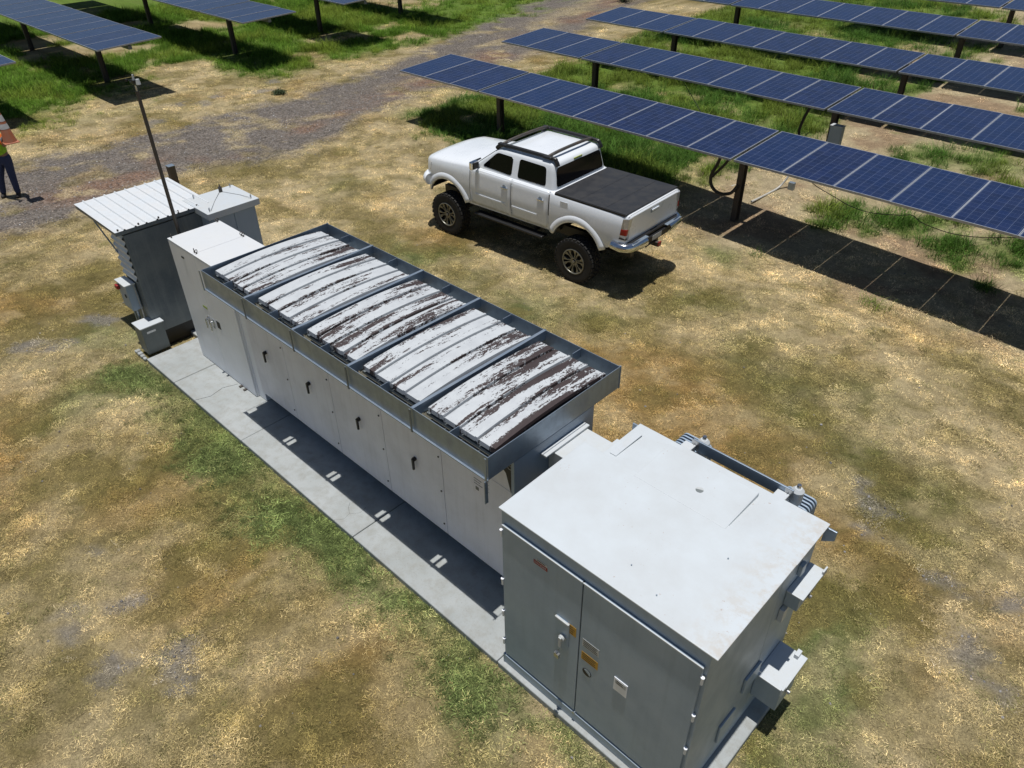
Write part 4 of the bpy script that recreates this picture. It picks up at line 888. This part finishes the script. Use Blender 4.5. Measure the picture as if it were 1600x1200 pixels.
def section(x):
    h_, zt_, zb_ = hw(x), ztop(x), zbot(x); cr = lerp(x, [(-.86, .02), (-.6, .05), (.3, .075), (.7, .06), (.8, 0), (4.4, 0)])
    zs = [zb_, max(zb_+.012, .93), max(zb_+.03, 1.06), max(zb_+.05, 1.19), max(zb_+.07, 1.34), zt_-.045, zt_-.012]
    ins = [.035, .012, .0, -.006, .006, .022, .05]
    for i in range(1, 7): zs[i] = max(zs[i], zs[i-1]+.004)
    sc = min(1, (zt_-.002)/zs[6]) if zs[6] > zt_-.004 else 1
    half = [(h_-ins[i], zs[i]) for i in range(7)]+[(h_-.11, zt_+cr*.22), (h_-.28, zt_+cr*.62), (h_-.5, zt_+cr*.9), (0.0, zt_+cr)]
    L_ = [(x, YC-a, z) for a, z in half]; R_ = [(x, YC+a, z) for a, z in half[-2::-1]]
    return L_+R_
mb = MB(); S = [section(x) for x in stn]; K = len(S[0])
for s_ in S: mb.v += s_
for i in range(len(S)-1):
    for j in range(K-1): mb.f.append((i*K+j, i*K+j+1, (i+1)*K+j+1, (i+1)*K+j)); mb.m.append(0)
    mb.f.append((i*K+K-1, i*K, (i+1)*K, (i+1)*K+K-1)); mb.m.append(1)
mb.f.append(tuple(range(K))); mb.m.append(0); mb.f.append(tuple((len(S)-1)*K+j for j in range(K))); mb.m.append(0)
body = tb(mb, 'body', [M['carwhite'], M['black']], smooth=True)
def yside(z, x=1.5):   # outer side surface of the near flank
    P = section(x)[:8]
    for a, b in zip(P, P[1:]):
        if z <= b[2]: return a[1]+(b[1]-a[1])*(z-a[2])/max(1e-6, b[2]-a[2])
    return P[-1][1]
# cabin
def halfc(z): return .79+(.70-.79)*(z-1.56)/(2.0-1.56)
def xf(z): return .66+(1.27-.66)*(z-1.56)/(2.0-1.56)
def xr(z): return 2.66+(2.58-2.66)*(z-1.56)/(2.0-1.56)
mb = MB(); rings = []
def ring(z, ins, x_in):
    h_ = halfc(min(z, 2.0))-ins; a, b = xf(min(z, 2.0))+x_in, xr(min(z, 2.0))-x_in; P = []
    rr = .09
    for (cx_, cy_, a0) in ((b-rr, h_-rr, 0), (a+rr, h_-rr, 90), (a+rr, -(h_-rr), 180), (b-rr, -(h_-rr), 270)):
        for t in np.linspace(a0, a0+90, 5): P.append((cx_+rr*math.cos(R(t)), YC+cy_+rr*math.sin(R(t)), z))
    return P
lv = [(1.50, 0, 0), (1.56, 0, 0), (1.7, 0, 0), (1.85, 0, 0), (1.955, 0, 0), (1.99, .012, .012), (2.015, .045, .05), (2.03, .11, .13), (2.042, .25, .3), (2.045, .45, .45)]
for z, i_, x_ in lv: rings.append(ring(z, i_, x_))
K = len(rings[0])
for r_ in rings: mb.v += r_
for i in range(len(rings)-1):
    for j in range(K): mb.f.append((i*K+j, i*K+(j+1) % K, (i+1)*K+(j+1) % K, (i+1)*K+j)); mb.m.append(0)
mb.f.append(tuple((len(rings)-1)*K+j for j in range(K))); mb.m.append(0)
cab = tb(mb, 'cab', M['carwhite'], smooth=True)
def rpoly(P, r=.045, k=5):
    out = []; n_ = len(P)
    for i in range(n_):
        a, b, c = Vector(P[i-1]), Vector(P[i]), Vector(P[(i+1) % n_]); d1 = (a-b).normalized()*r; d2 = (c-b).normalized()*r
        for t in np.linspace(0, 1, k): out.append((b+d1)*(1-t)**2+b*2*t*(1-t)+(b+d2)*t*t)
    return out
for side in (-1, 1):
    def pt(x, z, o): return (x, YC+side*(halfc(z)+o), z)
    for P in ([(.93, 1.625), (1.655, 1.60), (1.66, 1.925), (1.27, 1.93)], [(1.80, 1.60), (2.47, 1.605), (2.43, 1.925), (1.815, 1.935)]):
        Q = rpoly(P if P[0][0] > 1 else P, .06); q = MB(); q.prism([pt(v.x, v.y, -.004) for v in Q], (0, side*.009, 0)); tb(q, 'side_window', M['glass'], cab)
    # doors follow the flank, standing a little proud; black strips stand in for the shade in the joints
    for (xa, xb, zz) in ((.66, 1.70, 0), (1.715, 2.60, 1)):
        q = MB(); xs_ = np.linspace(xa, xb, 14); zs_ = list(np.linspace(.845, 1.55, 12))
        def lowz(x, z):
            if zz == 1:
                d = abs(x-3.24)
                if d < .72: return max(z, .60+math.sqrt(max(0, .72**2-d*d))) if .60+math.sqrt(max(0, .72**2-d*d)) < 1.5 else z
            return z
        G = []
        for x in xs_:
            z0 = lowz(x, .845)
            for z in np.linspace(z0, 1.55, 12): yq = yside(z, x)-YC; G.append((x, YC+(yq-.006)*(-side), z))
        for a in range(13):
            for b in range(11): q.f.append((a*12+b, a*12+b+1, (a+1)*12+b+1, (a+1)*12+b)); q.m.append(0)
        q.v = G; d = tb(q, 'door', M['carwhite'], smooth=True); s_ = d.modifiers.new('solid', 'SOLIDIFY'); s_.thickness = .006; s_.offset = 0
        hx = (1.55 if zz == 0 else 2.42); yh = (yside(1.36, hx)-YC-.01)*(-side)+YC
        q = MB(); q.cyl((hx-.01, yh, 1.375), (hx-.01, yh-(-side)*(-.004), 1.375), .045, k=18); tb(q, 'handle_recess', M['galv'], d)
        q = MB(); q.box(hx-.075, hx+.08, min(yh, yh+side*.03), max(yh, yh+side*.03), 1.352, 1.378); tb(q, 'handle', M['chrome'], d, bevel=.008)
        ym = (yside(1.05, xa)-YC-.008)*(-side)+YC
        q = MB(); a_, b_ = (xa+.13, xb-.14) if zz == 0 else (xa+.02, xb-.26); q.box(a_, b_, min(ym, ym+side*.012), max(ym, ym+side*.012), 1.03, 1.075); tb(q, 'side_moulding', M['carwhite'], d, bevel=.006)
    ys = YC+side*.93
    for xx in (.652, 1.7075, 2.608):
        q = MB(); P = [(xx-.010, (yside(z, xx)-YC-.0015)*(-side)+YC, z) for z in np.linspace(.90 if xx < 2 else 1.12, 1.55, 10)]
        q.add(P+[(a[0]+.020, a[1], a[2]) for a in P], [(i, i+1, 11+i, 10+i) for i in range(9)]); tb(q, 'door_gap', M['ink'], body)
    for cxx in (0, 3.24):   # flares
        q = MB(); ns = 22; prof = [(.545, -.03), (.548, .022), (.570, .034), (.62, .030), (.665, .008), (.68, -.010)]; V_ = []
        for i in range(ns+1):
            a = R(21+137*i/ns)
            for (r_, o) in prof:
                xx = cxx+r_*math.cos(a); z_ = .60+r_*math.sin(a); hh = hw(min(max(xx, -.85), 4.3)); V_.append((xx, YC+side*(hh+o-.004), z_))
        k_ = len(prof); q.add(V_, [(i*k_+j, i*k_+j+1, (i+1)*k_+j+1, (i+1)*k_+j) for i in range(ns) for j in range(k_-1)])
        o = tb(q, 'wheel_flare', M['carwhite'], smooth=True); s_ = o.modifiers.new('solid', 'SOLIDIFY'); s_.thickness = .01
    # side step, mirror, roof rail, lamps
    q = MB(); ya, yb_ = sorted((YC+side*.76, YC+side*.94)); q.box(.80, 2.52, ya, yb_, .655, .70); q.box(1.1, 1.16, *sorted((YC+side*.5, YC+side*.78)), .68, .80); q.box(2.2, 2.26, *sorted((YC+side*.5, YC+side*.78)), .68, .80); tb(q, 'side_step', M['black'], bevel=.02)
    q = MB(); q.box(.80, .89, *sorted((YC+side*.84, YC+side*1.02)), 1.575, 1.73); q.box(.83, .87, *sorted((YC+side*.76, YC+side*.85)), 1.59, 1.64); tb(q, 'mirror', M['chrome'], bevel=.028)
    q = MB(); q.box(.895, .915, *sorted((YC+side*.86, YC+side*1.005)), 1.595, 1.715); tb(q, 'mirror_glass', M['ink'], bevel=.006)
    q = MB(); q.tube(bez([(1.20, YC+side*.655, 1.985), (1.30, YC+side*.65, 2.055), (1.5, YC+side*.645, 2.075), (2.45, YC+side*.635, 2.075), (2.58, YC+side*.635, 2.04), (2.63, YC+side*.64, 1.96)]), .038, 8); tb(q, 'roof_rail', M['black'], smooth=True)
    q = MB(); q.tube([(1.5, YC+side*.635, 2.055), (1.85, YC+side*.63, 2.06), (2.3, YC+side*.63, 2.055)], .018, 6); tb(q, 'rail_trim', M['galv'], smooth=True)
    q = MB(); q.prism([(4.18, YC+side*(.862), 1.11), (4.335, YC+side*.838, 1.10), (4.37, YC+side*.80, 1.50), (4.26, YC+side*.862, 1.50)], (0, -side*.10, 0)); lt = tb(q, 'tail_lamp', M['lens'], bevel=.01)
    q = MB(); q.prism([(4.21, YC+side*(.868), 1.20), (4.345, YC+side*.842, 1.20), (4.355, YC+side*.83, 1.31), (4.23, YC+side*.868, 1.31)], (0, -side*.05, 0)); tb(q, 'red_lens', M['red'], lt, bevel=.004)
    q = MB(); q.prism([(4.195, YC+side*(.868), 1.125), (4.343, YC+side*.842, 1.125), (4.343, YC+side*.83, 1.15), (4.20, YC+side*.868, 1.15)], (0, -side*.05, 0)); tb(q, 'red_lens', M['ink'], lt, bevel=.003)
    q = MB(); q.prism([(-.72, YC+side*.775, 1.20), (-.46, YC+side*.842, 1.22), (-.42, YC+side*.838, 1.40), (-.66, YC+side*.74, 1.38)], (-.02, -side*.06, .0)); tb(q, 'headlight', M['lens'], bevel=.02, smooth=True)
# fuel flap
q = MB(); q.box(2.86, 3.03, yside(1.4, 2.9)-.006, yside(1.4, 2.9)-.001, 1.32, 1.46); tb(q, 'fuel_flap', M['carwhite'], bevel=.003)
# windscreen and back glass
def plane_poly(P, xfun, o, d): return [(xfun(z)+o, YC+y, z) for y, z in P]
q = MB(); q.prism(plane_poly([(v.x, v.y) for v in rpoly([(-.70, 1.60), (.70, 1.60), (.61, 1.955), (-.61, 1.955)], .07)], xf, -.004, 0), (-.008, 0, .006)); tb(q, 'windscreen', M['glass'], cab)
q = MB(); q.prism(plane_poly([(v.x, v.y) for v in rpoly([(-.70, 1.60), (.70, 1.60), (.635, 1.925), (-.635, 1.925)], .07)], xr, .001, 0), (.008, 0, 0)); tb(q, 'rear_window', M['glass'], cab)
q = MB(); q.box(.585, .66, YC-.72, YC+.72, 1.600, 1.618); tb(q, 'cowl', M['black'], bevel=.01)
q = MB(); q.box(2.585, 2.602, YC-.14, YC+.10, 1.945, 1.975); tb(q, 'brake_lamp', M['limevinyl'], cab, bevel=.004)
# crossbars
for xx in (1.34, 2.40):
    q = MB(); q.tube(bez([(xx, YC-.64, 2.085), (xx+.02, YC-.4, 2.115), (xx+.02, YC, 2.122), (xx+.02, YC+.4, 2.115), (xx, YC+.64, 2.085)]), .030, 8); tb(q, 'crossbar', M['darksteel'], smooth=True)
    q = MB(); q.tube(bez([(xx+.035, YC-.56, 2.108), (xx+.035, YC, 2.137), (xx+.035, YC+.56, 2.108)]), .009, 5); tb(q, 'crossbar_insert', M['steel'], smooth=True)
    for s_ in (-1, 1): q = MB(); q.box(xx-.10, xx+.10, *sorted((YC+s_*.60, YC+s_*.69)), 2.05, 2.10); tb(q, 'rack_foot', M['black'], bevel=.02)
# hood lines, bed cover, tailgate
q = MB(); q.box(2.70, 4.29, YC-.805, YC+.805, 1.538, 1.566); tb(q, 'bed_cover', M['vinyl'], bevel=.012)
for a, b in ((YC-.825, YC-.806), (YC+.806, YC+.825)): q = MB(); q.box(2.71, 4.28, a, b, 1.52, 1.556); tb(q, 'cover_rail', M['black'], bevel=.004)
for xx in (3.24, 3.78): q = MB(); q.box(xx-.006, xx+.006, YC-.79, YC+.79, 1.5655, 1.569); tb(q, 'cover_fold', M['vinyl'])
q = MB(); q.prism([(4.325, YC-.75, 1.06), (4.352, YC-.75, 1.10), (4.358, YC-.75, 1.5), (4.325, YC-.75, 1.53)], (0, 1.50, 0)); tg = tb(q, 'tailgate', M['carwhite'], bevel=.008)
q = MB(); q.box(4.355, 4.362, YC-.13, YC+.13, 1.385, 1.455); tb(q, 'handle_bezel', M['galv'], tg, bevel=.003)
q = MB(); q.box(4.36, 4.385, YC-.11, YC+.11, 1.41, 1.45); tb(q, 'handle', M['carwhite'], tg, bevel=.008)
q = MB(); q.tube(bez([(4.05, YC-.86, .99), (4.28, YC-.86, .98), (4.43, YC-.74, .975), (4.47, YC-.36, .965)]), .085, 12); q.tube(bez([(4.05, YC+.86, .99), (4.28, YC+.86, .98), (4.43, YC+.74, .975), (4.47, YC+.36, .965)]), .085, 12)
bp = tb(q, 'rear_bumper', M['chrome'], smooth=True)
q = MB(); q.box(4.32, 4.47, YC-.37, YC+.37, .88, .99); q.box(4.30, 4.42, YC-.80, YC+.80, 1.015, 1.055); tb(q, 'bumper_step', M['black'], bp, bevel=.008)
for a, b in ((YC-.78, YC-.30), (YC+.30, YC+.78)): q = MB(); q.box(4.36, 4.50, a, b, 1.025, 1.052); tb(q, 'step_pad', M['galv'], bp, bevel=.01)
q = MB(); q.box(4.471, 4.476, YC-.15, YC+.15, .90, .99); tb(q, 'number_plate', M['paper'], bp, bevel=.002)
q = MB(); q.box(4.35, 4.56, YC-.04, YC+.04, .76, .84); q.tube([(4.40, YC-.04, .82), (4.40, YC-.25, .80)], .02, 6); tb(q, 'tow_hitch', M['darksteel'], bevel=.006)
q = MB(); q.box(4.545, 4.57, YC-.045, YC+.045, .78, .85); tb(q, 'hitch_cover', M['redpaint'])
# front bumper and grille
q = MB(); q.tube(bez([(-.52, YC-.85, 1.03), (-.72, YC-.78, 1.03), (-.86, YC-.55, 1.03), (-.92, YC, 1.03), (-.86, YC+.55, 1.03), (-.72, YC+.78, 1.03), (-.52, YC+.85, 1.03)]), .115, 12); tb(q, 'front_bumper', M['carwhite'], smooth=True)
q = MB(); q.box(-.885, -.85, YC-.40, YC+.40, 1.14, 1.30); tb(q, 'grille', M['black'], bevel=.02)
# chassis
q = MB(); q.box(-.5, 4.2, YC-.45, YC-.35, .62, .80); q.box(-.5, 4.2, YC+.35, YC+.45, .62, .80); q.cyl((0, .2, .42), (0, 1.64, .42), .05); q.cyl((3.24, .2, .42), (3.24, 1.64, .42), .06); q.cyl((3.24, YC, .42), (3.3, YC+.01, .42), .16); q.box(.6, 2.6, YC-.5, YC+.5, .70, .79); tb(q, 'chassis', M['black'])
# wheels
def wheel(x, side):
    yo = YC+side*.92; yi = YC+side*.64
    prof = [(.27, yi), (.385, yi+side*.004), (.412, yi+side*.03), (.42, (yi+yo)/2), (.412, yo-side*.03), (.395, yo-side*.006), (.30, yo), (.245, yo-side*.015), (.235, yi+side*.02)]
    q = MB(); ns = 40; V_ = []
    for i in range(ns):
        a = 2*math.pi*i/ns
        for r_, y_ in prof: V_.append((x+r_*math.cos(a), y_, .42+r_*math.sin(a)))
    k_ = len(prof); q.add(V_, [(i*k_+j, i*k_+(j+1) % k_, ((i+1) % ns)*k_+(j+1) % k_, ((i+1) % ns)*k_+j) for i in range(ns) for j in range(k_)])
    wh = tb(q, 'wheel', M['rubber'], smooth=True)
    q = MB()   # tread blocks
    for i in range(30):
        for j, (ya, yb_) in enumerate(((.015, .075), (.09, .145), (.16, .20), (.215, .272))):
            a = 2*math.pi*(i+.5*(j % 2))/30; ca2, sa2 = math.cos(a), math.sin(a); ha = .075
            P = []
            for r_ in (.405, .433):
                for (da, yy) in ((-ha, ya), (ha, ya), (ha, yb_), (-ha, yb_)): P.append((x+r_*math.cos(a+da), yi+side*yy, .42+r_*math.sin(a+da)))
            q.add(P, [(0, 1, 2, 3), (4, 5, 6, 7), (0, 1, 5, 4), (1, 2, 6, 5), (2, 3, 7, 6), (3, 0, 4, 7)])
    tb(q, 'tread', M['rubber'], wh)
    q = MB(); q.cyl((x, yo-side*.10, .42), (x, yo-side*.085, .42), .235, k=30); tb(q, 'brake_disc', M['black'], wh)
    q = MB()
    def pl(r_, a, o): return (x+r_*math.cos(a), yo-side*o, .42+r_*math.sin(a))
    for i in range(6):
        a = 2*math.pi*i/6+.2
        for d_ in (-1, 1):
            P = [pl(.06, a+d_*.02, .035), pl(.07, a+d_*.46, .035), pl(.14, a+d_*.22, .025), pl(.228, a+d_*.40, .012), pl(.228, a+d_*.10, .012)]
            q.prism(P, (0, -side*.03, 0))
    q.cyl((x, yo-side*.07, .42), (x, yo-side*.026, .42), .075, k=20)
    r_ = tb(q, 'rim', M['rim'], wh, bevel=.004)
    q = MB(); q.torus((x, yo-side*.012, .42), (0, 1, 0), .233, .014, 36, 8); tb(q, 'rim_lip', M['rim'], wh, smooth=True)
    q = MB(); q.cyl((x, yo-side*.026, .42), (x, yo-side*.012, .42), .042, .036, 18); tb(q, 'hub_cap', M['black'], wh, smooth=True)
    q = MB(); q.torus((x, yo-side*.0115, .42), (0, 1, 0), .024, .004, 18, 6); q.torus((x, yo-side*.0115, .42), (0, 1, 0), .012, .003, 14, 6); tb(q, 'emblem', M['steel'], wh, smooth=True)
for x in (0, 3.24):
    for s_ in (-1, 1): wheel(x, s_)

# ------------------------------------------------------------------ worker holding a traffic cone
wk = empty('person', (-11.33, .57, 0), 'worker in lime vest, orange shirt and jeans at the left edge carrying a traffic cone', 'person', rz=R(0))
def skinmesh(name, pts, edges, mat, par, lvl=1):
    me = bpy.data.meshes.new(name); me.from_pydata([p_[0] for p_ in pts], edges, []); me.materials.append(mat)
    o = bpy.data.objects.new(name, me); link(o, par)
    sm = o.modifiers.new('skin', 'SKIN'); sm.use_smooth_shade = True
    for i, p_ in enumerate(pts):
        r_ = p_[1] if isinstance(p_[1], tuple) else (p_[1], p_[1]); me.skin_vertices[0].data[i].radius = r_
    me.skin_vertices[0].data[0].use_root = True
    sb = o.modifiers.new('sub', 'SUBSURF'); sb.levels = lvl; sb.render_levels = lvl+1
    return o
# the camera looks roughly along -x,+y; the right direction in the picture is (.72,.70): body axis 'u'
U = Vector((.716, .698, 0)); F = Vector((.698, -.716, 0))   # u: picture right, F: toward camera
def P3(a, b, z): v = U*(a+.25*min(1, z/.9))+F*b; return (v.x, v.y, z)
pel = P3(-.06, 0, .95)
bp_ = [(pel, (.15, .12)), (P3(-.07, 0, 1.12), (.135, .10)), (P3(-.09, 0, 1.33), (.165, .115)), (P3(-.10, 0, 1.45), (.10, .08)), (P3(-.10, .01, 1.53), .055), (P3(-.10, .02, 1.62), .085), (P3(-.10, .03, 1.71), .09),
       (P3(.0, 0, .88), .095), (P3(.10, .03, .50), .06), (P3(.17, .0, .10), .042), (P3(-.14, 0, .88), .095), (P3(-.18, .03, .50), .06), (P3(-.17, 0, .10), .042),
       (P3(.06, .02, 1.40), .055), (P3(.14, .10, 1.20), .042), (P3(.22, .20, 1.40), .034), (P3(-.28, .02, 1.40), .055), (P3(-.30, .12, 1.18), .042), (P3(.06, .27, 1.38), .034)]
skinmesh('body', bp_, [(0, 1), (1, 2), (2, 3), (3, 4), (4, 5), (5, 6), (0, 7), (7, 8), (8, 9), (0, 10), (10, 11), (11, 12), (3, 13), (13, 14), (14, 15), (3, 16), (16, 17), (17, 18)], M['skin'], wk)
skinmesh('jeans', [(pel, (.165, .13)), (P3(.005, 0, .86), .115), (P3(.10, .03, .50), .082), (P3(.17, 0, .07), .064), (P3(-.14, 0, .86), .115), (P3(-.18, .03, .50), .082), (P3(-.17, 0, .07), .064), (P3(-.06, 0, 1.02), (.155, .12))], [(0, 1), (1, 2), (2, 3), (0, 4), (4, 5), (5, 6), (0, 7)], M['denim'], wk)
skinmesh('shirt', [(P3(-.09, 0, 1.3), (.17, .125)), (P3(-.10, 0, 1.44), (.12, .10)), (P3(.065, .02, 1.40), .075), (P3(.14, .10, 1.22), .058), (P3(-.285, .02, 1.40), .075), (P3(-.30, .12, 1.20), .058)], [(0, 1), (1, 2), (2, 3), (1, 4), (4, 5)], M['orange'], wk)
skinmesh('vest', [(P3(-.06, 0, .96), (.175, .14)), (P3(-.07, 0, 1.12), (.165, .13)), (P3(-.09, 0, 1.34), (.185, .14)), (P3(-.10, 0, 1.44), (.13, .11))], [(0, 1), (1, 2), (2, 3)], M['hivis'], wk)
for a, yy in ((.17, .0), (-.17, .0)):
    skinmesh('boot', [(P3(a, -.02, .08), .055), (P3(a+.02, .05, .045), .045), (P3(a+.05, .15, .035), .042), (P3(a-.01, -.02, .18), .055)], [(0, 1), (1, 2), (0, 3)], M['boot'], wk)
for (hx, hy, hz, sgn) in ((.23, .19, 1.40, -1), (.08, .26, 1.38, 1)):
    skinmesh('glove', [(P3(hx, hy, hz), .036), (P3(hx+.01, hy+.06, hz+.01), (.042, .025)), (P3(hx+.012, hy+.10, hz+.015), (.040, .02))], [(0, 1), (1, 2)], M['glove'], wk)
    for j, ln in enumerate((.055, .065, .06, .048)):
        o_ = (j-1.5)*.02; skinmesh('finger', [(P3(hx+.012, hy+.09, hz+.015+o_), .010), (P3(hx+.02-sgn*0, hy+.09+ln*.6, hz+.015+o_), .0095), (P3(hx+.05, hy+.09+ln*.8, hz+.01+o_), .0085)], [(0, 1), (1, 2)], M['glove'], wk)
    skinmesh('thumb', [(P3(hx, hy+.04, hz+.03), .012), (P3(hx+.03, hy+.07, hz+.055), .011), (P3(hx+.045, hy+.10, hz+.06), .0095)], [(0, 1), (1, 2)], M['glove'], wk)
q = MB(); hc = Vector(wk.location)+Vector(P3(-.10, .03, 1.74))
for i in range(6):
    a0, a1 = R(15*i), R(15*(i+1)); q.cyl(hc+Vector((0, 0, .12*math.sin(a0))), hc+Vector((0, 0, .12*math.sin(a1))), .12*math.cos(a0), max(.002, .12*math.cos(a1)), 20, cap=False)
q.cyl(hc, hc-Vector((0, 0, .008)), .15, .155, 22); q.build('hard_hat', M['paper'], wk, smooth=True)
q = MB()
for s_ in (-1, 1): q.cyl(hc+Vector(P3(s_*.035, .075, -.06)), hc+Vector(P3(s_*.035, .09, -.06)), .012, k=8)
q.build('eye', M['ink'], wk)
q = MB(); q.cyl(hc+Vector(P3(0, .08, -.07)), hc+Vector(P3(0, .105, -.10)), .008, .014, 8); q.build('nose', M['skin'], wk, smooth=True)
q = MB(); q.box(*sorted(((hc+Vector(P3(-.02, .088, 0))).x, (hc+Vector(P3(.02, .088, 0))).x)), *sorted(((hc+Vector(P3(-.02, .088, 0))).y, (hc+Vector(P3(.02, .088, 0))).y)), hc.z-.13, hc.z-.122); q.build('mouth', M['redpaint'], wk)
# cone, tilted, held against the right hand
base = Vector((-11.33, .57, 0))+Vector(P3(.40, .24, 1.36)); axis_ = (Vector((0, 0, 1))+U*-.02).normalized(); tip = base+axis_*.66
cn_ = empty('traffic_cone', tuple(base), 'faded orange traffic cone with two reflective bands held by the worker', 'traffic cone')
def rr_(f): return .135+(.028-.135)*f
for (f0, f1, mt, nm) in ((0, .42, 'cone', 'cone_body'), (.42, .58, 'reflect', 'reflective_band'), (.58, .66, 'cone', 'cone_body'), (.66, .86, 'reflect', 'reflective_band'), (.86, 1., 'cone', 'cone_tip')):
    q = MB(); e_ = .003 if mt == 'reflect' else 0; q.cyl(base+axis_*.66*f0, base+axis_*.66*f1, rr_(f0)+e_, rr_(f1)+e_, 24, cap=(nm == 'cone_tip')); q.build(nm, M[mt], cn_, smooth=True)
q = MB(); q.box(base.x-.15, base.x+.15, base.y-.15, base.y+.15, base.z-.03, base.z-.001); q.build('base', M['cone'], cn_, bevel=.02)
